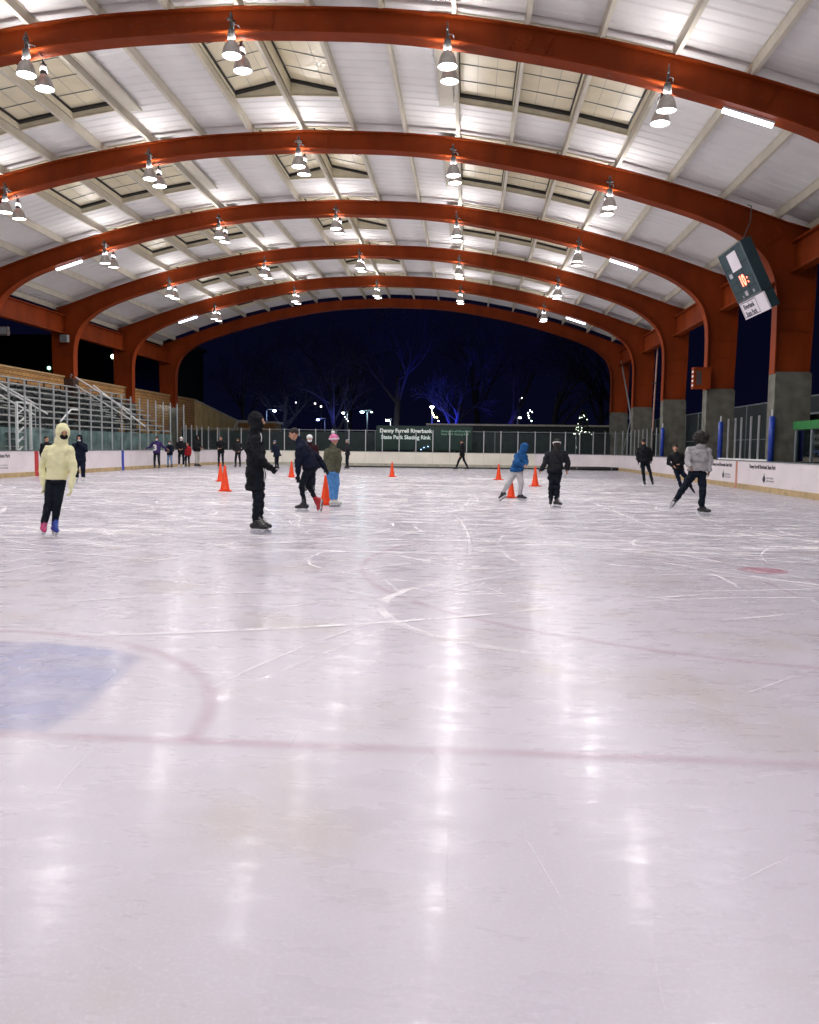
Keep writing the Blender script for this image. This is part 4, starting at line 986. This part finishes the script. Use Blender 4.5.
# ------------------------------------------------------------------ cones
def cone_proto():
    b = MB(); b.box((-.19, -.19, 0), (.19, .19, .03)); 
    c = MB().lathe([(.145, .03), (.135, .06), (.10, .26), (.07, .46), (.045, .62), (.032, .74), (.024, .76)], n=20)
    return b.mesh('base', M['cone']), c.mesh('cone_body', M['cone'])
CB, CC = cone_proto(); CC.shade_smooth()
for (px, by, ty, lab) in ((225, 491.5, 465, 'orange cone nearest the black hooded skater, front of two'), (220.5, 481.5, 463, 'orange cone half hidden behind another at the left'), (291.5, 477.5, 461, 'orange cone under the leaning skater head'), (325.5, 505, 475, 'orange cone beside the blue trousers of the child in the bobble hat'),
                          (392, 477, 462, 'lone orange cone in front of the green banner'), (498.5, 480, 464, 'orange cone left of the blue jacketed skater'), (511, 498, 482, 'orange cone between the legs of the blue jacketed skater'), (535, 486.5, 467, 'orange cone between the blue and the black jacketed skaters')):
    p = atZ(px, by); sc_ = (p.y*(by-ty)/F)/.76
    t = tag(empty('traffic_cone', (p.x, p.y, .012), random.uniform(0, 1)), lab, 'cone', 'orange cones set out on the ice'); sc_ = max(.8, min(1.12, sc_))
    put('base', CB, t).scale = (sc_,)*3; put('cone_body', CC, t).scale = (sc_,)*3
# ------------------------------------------------------------------ people
UP = Vector((0, 0, 1))
def unit(a): return Vector(a).normalized()
def basis(f, up=UP):
    f = unit(f); s = f.cross(up).normalized(); u = s.cross(f); return Matrix((s, f, u)).transposed()      # x side, y forward, z up
def ring(c, u, w, dvec, dp, n=14, p=2.4):
    out = []
    for k in range(n):
        t = 2*math.pi*k/n; a, b = math.cos(t), math.sin(t)
        out.append(c + u*w*math.copysign(abs(a)**(2/p), a) + dvec*dp*math.copysign(abs(b)**(2/p), b))
    return out
def hand(mb, Wp, d, side, m=1., curl=.5, k=1.):
    """palm, four unequal bent fingers and a thumb leaving the side of the palm"""
    d = unit(d); nrm = d.cross(side).normalized(); side = nrm.cross(d).normalized(); c = Wp + d*.05*m
    mb.ell(c, (.040*m*k, .052*m*k, .019*m*k), Matrix((side, d, nrm)).transposed(), 10, 7)
    for q, L in ((-.029, .062), (-.0095, .072), (.0105, .068), (.029, .052)):
        a = c + (side*q + d*.040)*m; d1 = (d*math.cos(curl*.5) + nrm*math.sin(curl*.5)).normalized(); b = a + d1*L*.5*m
        d2 = (d*math.cos(curl*1.4) + nrm*math.sin(curl*1.4)).normalized(); e = b + d2*L*.5*m
        mb.cap(a, b, .0095*m*k, .009*m*k, 7); mb.cap(b, e, .009*m*k, .0075*m*k, 7)
    a = c - (side*.034 + d*.02)*m; b = a + (-side*.55 + d*.75 + nrm*.25)*.035*m; e = b + (d*.9 + nrm*.45)*.028*m
    mb.cap(a, b, .012*m*k, .011*m*k, 7); mb.cap(b, e, .011*m*k, .009*m*k, 7)
def foot(t, A, T, K, boot, m=1., lace=None, n=0, holder=None):
    v = unit(T - A); s = unit(A - K); sp_ = (s - v*s.dot(v))
    sp_ = sp_.normalized() if sp_.length > .05 else -UP
    a = math.atan2(.08, .18); f = (v*math.cos(a) - sp_*math.sin(a)).normalized(); dn = (v*math.sin(a) + sp_*math.cos(a)).normalized(); sd = f.cross(dn).normalized()
    b = MB(); q = lambda x, z, y=0: A + f*x*m + dn*z*m + sd*y*m
    b.cap(A - s*.095*m, A, .053*m, .052*m); b.cap(q(-.055, .055), q(.03, .05), .047*m, .048*m); b.cap(q(.03, .05), q(.14, .068), .048*m, .040*m); b.cap(q(.14, .068), q(.175, .072), .040*m, .032*m); b.cap(q(0, -.03), q(.07, .035), .045*m, .042*m)
    o = organic(b, 'skate', boot, t, .009 if m > .7 else .012, 2)
    h = MB(); h.loft([[q(x, z, y*.022) for x, z in ((-.085, .098), (.18, .098), (.15, .118), (-.06, .118))] for y in (-1, 1)])
    h.loft([[q(x, z, y*.008) for x, z in ((-.075, .118), (-.03, .118), (-.04, .142), (-.07, .142))] for y in (-1, 1)]); h.loft([[q(x, z, y*.008) for x, z in ((.07, .118), (.15, .118), (.14, .142), (.09, .142))] for y in (-1, 1)])
    h.build('blade_holder', holder or M['holder'], o)
    c = MB(); c.loft([[q(x, z, y*.004) for x, z in ((-.10, .145), (-.085, .136), (.17, .136), (.20, .142), (.195, .160), (.17, .172), (-.08, .172), (-.10, .160))] for y in (-1, 1)]); c.build('blade', M['blade'], o)
    if lace:
        l_ = MB()
        for k in range(5):
            x0, z0 = .045 + k*.022, -.075 + k*.026; x0 = .035 + .02*k; l_.tube([q(x0+.012, z0-.015, -.028), q(x0+.022, z0-.012, 0), q(x0+.012, z0-.015, .028)], .007*m, 5)
        l_.build('laces', lace, o)
def figure(lab, j, face, topm, legm, bootm, m=1., vox=.016, bulk=1., leg=1., hood=None, hat=None, hair=None, mask=None, hands='skin', hem=.08, skirt=1., skin=None, bobble=None, bend=(.5, .5), lace=None, boot2=None, grp='skaters on the ice', wr=.012, seed=1, eyes=False, collar=True, trim=None, hs=1., headup=UP, curl=.6, nohand=False, earflap=None):
    skin = skin or M['skin']; fb = basis(face, headup); H = j['H']; N = j['N']; PV = j['P']
    o = Vector((j['P'].x, j['P'].y, 0)); t = tag(empty('person', o), lab, 'person', grp); j = {k: v - o for k, v in j.items()}; H, N, PV = j['H'], j['N'], j['P']
    F_ = fb @ Vector((0, 1, 0)); Sd = fb @ Vector((1, 0, 0)); Uh = fb @ Vector((0, 0, 1))
    us = unit(j['SR'] - j['SL']); uh = unit(j['HR'] - j['HL']); ax = unit(N - PV); dv = us.cross(ax).normalized()
    # body
    b = MB(); E = lambda x, y, z: H + (Sd*x + F_*y + Uh*z)*m
    b.ell(E(0, -.008, .02), (.076*m, .095*m, .098*m), fb); b.ell(E(0, .026, -.045), (.056*m, .062*m, .068*m), fb); b.ell(E(0, .098, -.014), (.013*m, .02*m, .024*m), fb, 8, 6); b.ell(E(0, .083, .03), (.045*m, .012*m, .01*m), fb, 8, 6)
    b.ell(E(0, .083, -.062), (.022*m, .012*m, .009*m), fb, 8, 6)
    for s in (-1, 1): b.ell(E(s*.079, -.005, -.005), (.011*m, .02*m, .032*m), fb, 8, 6)
    b.cap(H - Uh*.06*m, N, .052*m, .058*m)
    b.loft([ring(PV.lerp(N, f), uh.lerp(us, f).normalized(), min(w, .40*(j['SR']-j['SL']).length/m)*m, dv, min(d_, .4*(j['SR']-j['SL']).length/m)*m) for f, w, d_ in ((-.05, .10, .07), (.1, .145, .10), (.4, .125, .09), (.75, .14, .09), (.93, .085, .055), (1.0, .06, .05))])
    for q in 'LR':
        b.cap(j['S'+q] - ax*.015*m, j['E'+q], .036*m, .033*m); b.cap(j['E'+q], j['W'+q], .036*m, .026*m); b.cap(j['H'+q], j['K'+q], .07*m, .05*m); b.cap(j['K'+q], j['A'+q], .05*m, .035*m)
        b.cap(PV.lerp(N, .84), j['S'+q] - ax*.015*m, .045*m, .035*m)
        if hands == 'skin' and not nohand: hand(b, j['W'+q], j['W'+q] - j['E'+q], dv, m, curl)
    organic(b, 'body', skin, t, min(vox, .0095), 2)
    if hands not in ('skin', None):
        for q in 'LR':
            g = MB(); hand(g, j['W'+q], j['W'+q] - j['E'+q], dv, m, curl, 1.12); g.cap(j['W'+q] - unit(j['W'+q]-j['E'+q])*.02, j['W'+q] + unit(j['W'+q]-j['E'+q])*.02, .03*m, .03*m); organic(g, 'glove', hands, t, .008, 1)
    # jacket
    b = MB(); hw = .5*(j['SR']-j['SL']).length/m
    hemc = PV - ax*hem*m
    b.loft([ring(hemc, uh, .165*bulk*skirt*m, dv, .125*bulk*skirt*m), ring(PV, uh, .17*bulk*m, dv, .128*bulk*m), ring(PV.lerp(N, .25), uh.lerp(us, .4).normalized(), .163*bulk*m, dv, .118*bulk*m), ring(PV.lerp(N, .55), us, .182*bulk*m, dv, .13*bulk*m), ring(PV.lerp(N, .8), us, (hw*.95)*m, dv, .12*bulk*m), ring(PV.lerp(N, .93), us, (hw*.68)*m, dv, .095*bulk*m), ring(PV.lerp(N, 1.04), us, .082*m, dv, .075*m)])
    for q in 'LR':
        w_ = j['W'+q] - unit(j['W'+q]-j['E'+q])*.01*m
        b.cap(PV.lerp(N, .84), j['S'+q] - ax*.01*m, .085*bulk*m, .066*bulk*m); b.cap(j['S'+q], j['E'+q], .066*bulk*m, .058*bulk*m); b.cap(j['E'+q], w_, .058*bulk*m, .045*bulk*m)
    if hood == 'up':
        b.ell(E(0, -.035, .022), (.112*m, .118*m, .135*m), fb); b.cap(E(0, -.03, -.04), N + ax*.02*m, .10*m, .105*m)
        for k in range(14):
            a0 = 2*math.pi*k/14; a1 = 2*math.pi*(k+1)/14
            b.cap(E(.083*math.cos(a0), .045 - .015*math.sin(a0)**2, -.0 + .112*math.sin(a0)), E(.083*math.cos(a1), .045 - .015*math.sin(a1)**2, .0 + .112*math.sin(a1)), .021*m, .021*m, 8)
    elif hood == 'down':
        b.ell(N - dv*0 - F_*.07*m + Uh*.0, (.12*m, .065*m, .07*m), fb); b.cap(N - F_*.02*m, N - F_*.02*m + Uh*.03*m, .085*m, .075*m)
    elif collar: b.cap(N - ax*.03*m, N + ax*.045*m, .082*m, .07*m)
    organic(b, 'jacket', topm, t, vox, 4, wr*1.6, 6.5, seed)
    # trousers
    b = MB(); b.loft([ring(PV + ax*.02*m, uh, .125*leg*m, dv, .088*leg*m), ring(PV - ax*.02*m, uh, .145*leg*m, dv, .108*leg*m), ring(PV - ax*.09*m, uh, .158*leg*m, dv, .12*leg*m)])
    for q in 'LR':
        b.cap(j['H'+q], j['K'+q], .094*leg*m, .068*leg*m); b.cap(j['K'+q], j['A'+q].lerp(j['K'+q], .13), .068*leg*m, .056*leg*m); b.cap(PV - ax*.04*m, j['H'+q], .10*leg*m, .095*leg*m)
        if leg > 1.2: b.cap(j['K'+q].lerp(j['A'+q], .5), j['A'+q].lerp(j['K'+q], .22), .062*leg*m, .064*leg*m)
    organic(b, 'trousers', legm, t, vox, 4, wr*1.3, 7, seed + 5)
    for k, q in enumerate('LR'): foot(t, j['A'+q], j['T'+q], j['K'+q], (boot2 if (boot2 and q == 'R') else bootm), m, lace if not isinstance(lace, tuple) else lace[k])
    if mask:
        b = MB(); b.ell(E(0, .035, -.052), (.068*m, .066*m, .052*m), fb); organic(b, 'mask', mask, t, .008, 1)
    if eyes:
        b = MB()
        for s in (-1, 1): b.ell(E(s*.031, .082, .010), (.015*m, .008*m, .007*m), fb, 8, 6)
        b.build('eyes', M['black'], t, True)
    if hat is not None:
        b = MB(); b.ell(E(0, -.012, .048*hs), (.09*m*hs, .108*m*hs, .085*m*hs), fb); b.loft([[E(.092*hs*math.cos(a), -.012 + .110*hs*math.sin(a), z) for a in [2*math.pi*k/16 for k in range(16)]] for z in (.025, .065)])
        ho = organic(b, 'hat', hat, t, .009, 2, .003, 40, seed)
        if bobble: organic(MB().ell(E(0, -.03, .165*hs), (.05*m, .05*m, .05*m)), 'bobble', bobble, ho, .01, 1, .012, 50, 3)
        if trim: sweep_ = MB().tube([E(.094*hs*math.cos(a), -.012 + .112*hs*math.sin(a), .03) for a in [2*math.pi*k/16 for k in range(17)]], .016*m, 7).build('hat_band', trim, ho, True)
        if earflap:
            for s in (-1, 1): MB().ell(E(s*.085, -.0, -.035), (.02*m, .045*m, .06*m), fb).build('ear_flap', earflap, ho, True)
    if hair is not None:
        hm, style = hair; b = MB()
        if style == 'afro': b.ell(E(0, -.02, .045), (.165*m, .16*m, .145*m), fb); organic(b, 'hair', hm, t, .012, 2, .035, 16, 2)
        elif style == 'short': b.ell(E(0, -.022, .042), (.086*m, .102*m, .092*m), fb); organic(b, 'hair', hm, t, .009, 1, .008, 40, 2)
        elif style == 'long': b.ell(E(0, -.022, .042), (.088*m, .104*m, .094*m), fb); b.cap(E(0, -.06, .0), E(0, -.085, -.20), .075*m, .05*m); organic(b, 'hair', hm, t, .009, 1, .01, 30, 2)
        elif style == 'fringe': b.ell(E(0, -.01, .055), (.086*m, .104*m, .075*m), fb); organic(b, 'hair', hm, t, .009, 1, .006, 40, 2)
    return t
def J(Y, spec, gl=None, gr=None):
    """joints from where they stand in the photo: name -> (px, py, dy); gl/gr = heading of a planted foot"""
    j = {k: atY(a[0], a[1], Y + (a[2] if len(a) > 2 else 0)) for k, a in spec.items()}
    for q, g in (('L', gl), ('R', gr)):
        if g:
            A = j['A'+q]; A.z = .185; g = unit((g[0], g[1], 0)); j['T'+q] = A + g*.18 - UP*.08
    return j
BLK = cloth('black_cloth', (.012, .013, .016), .3); NVY = cloth('navy_cloth', (.008, .011, .026), .3); BLKP = cloth('black_trouser_cloth', (.010, .013, .020), .3)
GRYBLK = cloth('charcoal_puffer', (.02, .021, .025), .3); BOOT = mat('black_skate_leather', (.018, .018, .02), .4, 0, .3, 12); WBOOT = mat('white_skate_leather', (.6, .6, .58), .4, 0, .1)
DKH = mat('dark_hair', (.012, .009, .008), .7, 0, .4, 30, .5, 60); WHT = cloth('white_cloth', (.72, .72, .72)); PURP = cloth('purple_jersey', (.05, .03, .12), .3)
DSK = mat('skin_deep', (.22, .11, .07), .55, 0, .1, 20); MSK = cloth('black_mask_cloth', (.01, .01, .011)); WMSK = cloth('white_mask_cloth', (.75, .75, .78))
YEL = cloth('pale_yellow_fleece', (.84, .82, .50), .05); PNKB = mat('pink_skate_boot', (.55, .03, .16), .45, 0, .4, 22); BLUB = mat('blue_skate_boot', (.015, .04, .30), .45, 0, .4, 22)
PLACE = lambda px, py: atZ(px, py).y

# yellow hooded skater
figure('skater in a pale yellow hoodie with black mask, one pink and one blue skate', J(11.95, dict(H=(63.0, 433.0), N=(60.5, 443.6, .02), SL=(47.5, 449), SR=(70.3, 449.6, .03), EL=(42.0, 468.0, .05), ER=(73.4, 469.5, .0), WL=(43.6, 484.5, -.05), WR=(71.0, 487.5, -.1), P=(56.4, 478), HL=(51.6, 482), HR=(60.6, 482),
    KL=(48.3, 503.5, -.08), KR=(57.5, 503, -.02), AL=(43.8, 523, .0), AR=(54.6, 522, .0), TL=(50, 531), TR=(62, 531)), (.50, -.86), (.62, -.78)), (.62, -.75, -.12), YEL, BLKP, PNKB, .93, .012, 1.0, .96, 'up', mask=MSK, hair=None, hat=None, skin=mat('skin_warm', (.52, .28, .16), .55, 0, .1, 20), hands=YEL, eyes=True, boot2=BLUB, lace=(mat('pink_lace', (.8, .25, .4), .6), mat('blue_lace', (.1, .2, .7), .6)), hem=.03, wr=.008, curl=.9)
# black hooded tall skater
_t11 = figure('tall skater all in black with hood up and long baggy coat, side on', J(13.15, dict(H=(257.8, 421.6), N=(255.6, 433.6), SL=(253.2, 440.5, .17), SR=(255.6, 440, -.17), EL=(257.5, 457.5, .22), ER=(259.2, 459.5, -.22), WL=(269.0, 466.8, .08), WR=(270.2, 467.8, -.08), P=(255.5, 471), HL=(255.5, 474, .1), HR=(256, 474, -.1),
    KL=(259.3, 495, .1), KR=(257.4, 496, -.1), AL=(259.3, 517, .12), AR=(255.8, 518.5, -.1), TL=(268, 526), TR=(266, 528)), (1, -.1), (1, -.25)), (1, .1, -.08), BLK, BLKP, BOOT, 1.04, .012, 1.13, 1.1, 'up', mask=MSK, hands=BLK, lace=mat('grey_lace', (.42, .42, .38), .6), hem=.30, skirt=1.05, wr=.016, seed=4, curl=.8)
for a, b_ in (((263.4, 466), (264.2, 481)), ((265.4, 467), (265.8, 479)), ((260.6, 433), (261.2, 442))):
    p0 = atY(a[0], a[1], 12.98) - _t11.location; p1 = atY(b_[0], b_[1], 12.96) - _t11.location
    MB().tube([p0, p0.lerp(p1, .5) + Vector((.012, 0, 0)), p1], .007, 6).build('drawstring', WHT, _t11, True)
# leaning black skater with red skate
figure('skater in black leaning forward, rear foot lifted in a red skate', J(17.6, dict(H=(293.8, 434.2), N=(299.6, 441.2), SL=(299.2, 447.2, -.17), SR=(304.2, 446.4, .17), EL=(298.0, 462.5, -.25), ER=(318.8, 458.5, .25), WL=(298.2, 475.5, -.2), WR=(324.8, 468.3, .25), P=(311.2, 466.5), HL=(307.8, 470, -.09), HR=(312.5, 470, .09),
    KL=(301.2, 485.5, -.12), KR=(308.2, 486, .1), AL=(304.4, 502.6, -.1), AR=(316.6, 500.6, .15), TL=(297, 511), TR=(318.8, 511.5, .1)), (-1, -.15)), (-.95, -.28, -.32), NVY, BLKP, BOOT, 1., .014, 1.22, .93, None, hair=(DKH, 'short'), hands=BLK, boot2=mat('red_skate_boot', (.40, .02, .03), .4, 0, .3, 15), eyes=True, hem=.06, wr=.014, seed=6, headup=Vector((-.25, 0, 1)))
# child in bobble hat
figure('child in pink and white bobble hat, olive jacket and bright blue trousers, back turned', J(18.7, dict(H=(334.4, 440.0), N=(333.2, 446.6), SL=(327.3, 451, .02), SR=(338.2, 451, .05), EL=(325.2, 460.8), ER=(339.8, 461.4, .05), WL=(327.8, 468, -.06), WR=(338.8, 471, .06), P=(332.8, 470.2), HL=(330.2, 473), HR=(335, 473, .05),
    KL=(331.4, 486.5, .02), KR=(336.4, 486.2, .06), AL=(332.6, 500.6), AR=(334.8, 501.8, .12), TL=(338, 506), TR=(340, 507)), (.95, .15), (.95, -.1)), (.75, .6, .05), cloth('olive_jacket_cloth', (.095, .095, .065), .3), cloth('bright_blue_trousers', (.10, .27, .58), .12), WBOOT, .84, .014, 1.08, 1.22, None, hs=1.22, hat=cloth('pink_knit', (.72, .22, .42), .35), bobble=WHT, trim=WHT, earflap=None, hands=BLK, hem=.08, seed=8, wr=.012)
# blue jacket
figure('skater in a bright blue hooded jacket and light grey joggers, bent forward', J(22.3, dict(H=(525.0, 448.2), N=(521.8, 453.2), SL=(516.3, 455.6, .0), SR=(524.6, 455.6, .0), EL=(517, 463, -.28), ER=(526.6, 461.8, .05), WL=(523, 466, -.25), WR=(525.4, 464.8, -.14), P=(516.6, 470.5), HL=(513.6, 472.8), HR=(519.4, 472.8),
    KL=(508.6, 483.4), KR=(521.2, 484.2, -.1), AL=(503.0, 493.0, .08), AR=(520.0, 494.2), TL=(498.8, 498.8, .15), TR=(525, 500)), None, (.95, -.3)), (.75, .62, -.25), cloth('bright_blue_jacket_cloth', (.018, .09, .25), .25), cloth('light_grey_joggers', (.50, .49, .50), .08), BOOT, .93, .014, 1.16, 1.15, 'up', hands='skin', hair=(mat('fair_hair', (.42, .28, .13), .6), 'fringe'), hem=.04, seed=9, wr=.014)
# black puffer with white band
figure('skater in a black padded jacket and white headband, seen from behind', J(20.1, dict(H=(556.8, 444.2), N=(556.6, 450.6), SL=(548.4, 453.8), SR=(565, 453.8), EL=(544.6, 462.8, -.02), ER=(567.4, 463.2), WL=(541.2, 470.2, -.1), WR=(567.2, 470.2, -.06), P=(555.2, 468), HL=(551.6, 472), HR=(558.4, 472),
    KL=(551.6, 484), KR=(557.2, 484.6), AL=(550.8, 498.6, .05), AR=(556.6, 499.4, -.05), TL=(551, 506), TR=(560, 506)), (.1, 1), (.55, -.8)), (.1, 1, -.2), GRYBLK, BLKP, BOOT, .95, .013, 1.16, 1.16, None, hat=cloth('black_knit', (.012, .012, .013)), hair=(DKH, 'long'), trim=WHT, hands='skin', hem=.06, seed=11, wr=.02, lace=mat('white_lace', (.7, .7, .7), .6))
# grey hoodie, curly hair
figure('skater with big dark curly hair in a grey hoodie, left leg pushed out', J(18.6, dict(H=(700.4, 440.0), N=(699.4, 446.8), SL=(689.4, 450.6), SR=(707.2, 450.2), EL=(687.6, 461.5, -.15), ER=(709.8, 461.8, -.0), WL=(690.5, 466.5, -.28), WR=(709.0, 470.8, -.06), P=(696.8, 470.2), HL=(692.6, 473.4), HR=(701.6, 473.4),
    KL=(684.2, 487.6, -.02), KR=(702.8, 489.8, -.1), AL=(675.2, 500.4), AR=(701.8, 503.4), TL=(670.2, 508.4, .14), TR=(707, 511)), None, (.8, -.45)), (-.25, 1, -.1), cloth('heather_grey_fleece', (.36, .35, .36), .08), cloth('dark_navy_track_trousers', (.010, .014, .024), .3), BOOT, 1.0, .014, 1.22, 1.12, 'down', hair=(DKH, 'afro'), hands='skin', hem=.02, skin=DSK, seed=12, wr=.016)
# black sweater facing
figure('skater in a black sweatshirt facing the camera behind the grey hooded one', J(27.5, dict(H=(675.2, 448), N=(676, 453.2), SL=(669.8, 456.4), SR=(681.6, 455.6, .05), EL=(668.2, 463.4, -.05), ER=(684.4, 462.2), WL=(673.2, 466.0, -.22), WR=(679.4, 464.2, -.24), P=(678.2, 468.6), HL=(676.3, 471), HR=(681, 471),
    KL=(679.2, 480.2, -.15), KR=(688, 480.5), AL=(681.4, 489), AR=(691.4, 487.8, .3), TL=(682, 494), TR=(694, 491.8, .3)), (-.2, -1)), (-.3, -.95, -.15), BLK, NVY, BOOT, .94, .014, 1.14, 1.0, None, hair=(DKH, 'short'), hands='skin', eyes=True, hem=.04, seed=13)
# dark skater walking away, right boards
figure('skater in a long dark coat gliding away beside the right boards', J(33.0, dict(H=(643.6, 441.8), N=(644, 446.4), SL=(639.2, 449.2), SR=(649.4, 449.2), EL=(637.6, 455.4), ER=(651.4, 455.4), WL=(638.4, 461.4, -.05), WR=(651.2, 460.4), P=(644.8, 461.4), HL=(642.8, 463), HR=(647, 463),
    KL=(643.2, 472), KR=(650, 471.6), AL=(644.6, 480.4), AR=(652.4, 480.8), TL=(645, 484.4), TR=(654.4, 484.8)), (.1, 1), (.4, .8)), (0, 1, -.1), BLK, BLKP, BOOT, .97, .016, 1.22, 1.0, None, hair=(DKH, 'short'), hands=BLK, hem=.08, seed=14)

def quick(lab, px, fy, ty, yaw, topm, legm, bootm=BOOT, arms='down', Yv=None, stride=.0, lean=0., **kw):
    """a distant person: stands where the photo shows the feet, height from the photo"""
    Y = Yv or PLACE(px, fy); base = atZ(px, fy) if not Yv else atY(px, 448, Yv); base.z = 0; base.y = Y
    hor = atY(px, ty, Y).z; Ht = max(1.15, min(1.95, hor)); m = Ht/1.80
    f = Vector((math.sin(R(yaw)), -math.cos(R(yaw)), 0)); s = Vector((-f.y, f.x, 0)) * -1      # yaw 0 faces the camera
    if s.x < 0 and abs(f.y) > .7: s = -s
    L = lambda x, fw, z: base + s*x*m + f*(fw + lean*max(0, z-.95))*m + UP*z*m
    j = dict(H=L(0, .02, 1.655), N=L(0, 0, 1.50), SL=L(-.19, 0, 1.42), SR=L(.19, 0, 1.42), P=L(0, 0, .96), HL=L(-.09, 0, .92), HR=L(.09, 0, .92), KL=L(-.12, stride*.5+.03, .54), KR=L(.12, -stride*.5+.05, .54), AL=L(-.12, stride, .19), AR=L(.12, -stride, .19))
    for q in 'LR': j['A'+q].z = .185; j['T'+q] = j['A'+q] + f*.18 - UP*.08
    A = {'down': ((-.25, .0, 1.14), (-.26, .08, .89)), 'front': ((-.25, .05, 1.16), (-.10, .27, 1.10)), 'face': ((-.26, .12, 1.22), (-.07, .2, 1.46)), 'phone': ((-.24, .08, 1.15), (-.05, .28, 1.22)), 'wide': ((-.36, .0, 1.20), (-.55, .05, 1.12)), 'hips': ((-.36, -.05, 1.18), (-.18, .1, 1.02))}[arms]
    for q, g in (('L', 1), ('R', -1)): j['E'+q] = L(A[0][0]*g, A[0][1], A[0][2]); j['W'+q] = L(A[1][0]*g, A[1][1], A[1][2])
    kw.setdefault('vox', .017); kw.setdefault('bulk', 1.15)
    return figure(lab, j, f - UP*.08, topm, legm, bootm, m, **kw)
GR = 'people standing along the far left boards'
quick('person in navy hooded tracksuit and white skates, hands at a white mask', 80.3, 483, 435, 10, NVY, NVY, WBOOT, 'face', hood='up', mask=WMSK, hands=BLK, bulk=1.3, leg=1.3, hem=.14, seed=21)
quick('dark haired person hidden behind the yellow hooded skater', 46.5, 482, 435.5, 60, BLK, BLKP, BOOT, 'down', Yv=30.5, hair=(DKH, 'short'), seed=22)
t_ = quick('person in a purple and white number jersey, arms out, by the left boards', 157, 469.6, 436, 5, PURP, BLKP, BOOT, 'wide', hair=(DKH, 'short'), mask=WMSK, seed=23, grp=GR)
text('3', .42, WHT, t_, frame((-.02, -.215, 1.06), (1, 0, 0), (0, 0, 1), (0, -1, 0)), 'jersey_number', .008, bold=.02)
quick('shorter person in dark blue top, white mask and patterned pale blue trousers', 170, 469, 440.5, -5, NVY, mat('patterned_blue_trousers', (.16, .24, .38), .8, 0, .8, 14), BOOT, 'front', hair=(DKH, 'short'), mask=WMSK, seed=24, grp=GR)
quick('person in black jacket and pale hat beside the child in red', 181.4, 468.6, 436.5, 15, BLK, BLKP, WBOOT, 'front', hat=WHT, mask=WMSK, seed=25, grp=GR)
quick('small child in a red jacket by the left boards', 187.6, 468.2, 442, -10, cloth('red_jacket_cloth', (.36, .02, .025), .2), BLKP, BOOT, 'down', hair=(DKH, 'short'), seed=26, grp=GR)
quick('hooded person in black jacket and pale grey trousers by the left boards', 197, 467.4, 435, 70, BLK, cloth('pale_grey_trousers', (.5, .48, .45)), BOOT, 'front', hood='up', bulk=1.35, hem=.06, seed=27, grp=GR)
quick('person in dark coat and shorts standing behind the two left cones', 221, 467.5, 435.8, 0, BLK, BLKP, BOOT, 'front', hair=(DKH, 'short'), hem=.14, seed=28, grp=GR)
quick('person in black jacket with grey chest patch, feet apart', 238, 467.8, 438, -10, GRYBLK, BLKP, BOOT, 'hips', hair=(DKH, 'short'), mask=MSK, seed=29, grp=GR, stride=.06)
quick('person in a wide navy coat turned away beyond the black hooded skater', 277, 470, 440, -110, NVY, BLKP, BOOT, 'front', hat=cloth('dusty_blue_cap', (.12, .14, .2)), bulk=1.45, hem=.14, skirt=1.3, lean=.22, seed=30)
quick('child in white hat and dark red top half hidden by the leaning skater', 309.5, 487, 434, 20, cloth('dark_red_top', (.03, .008, .011), .3), BLKP, BOOT, 'down', Yv=24.5, hat=WHT, mask=WMSK, seed=31)
quick('person in black jacket with pale grey sleeves waiting before the far boards', 347.5, 470, 439, -70, GRYBLK, BLKP, BOOT, 'front', hat=cloth('grey_knit', (.3, .3, .32)), seed=32)
quick('person in black walking past the far boards near the banner', 462, 470.5, 439.5, -100, BLK, BLKP, BOOT, 'down', hair=(DKH, 'short'), stride=.32, hem=.12, seed=33)
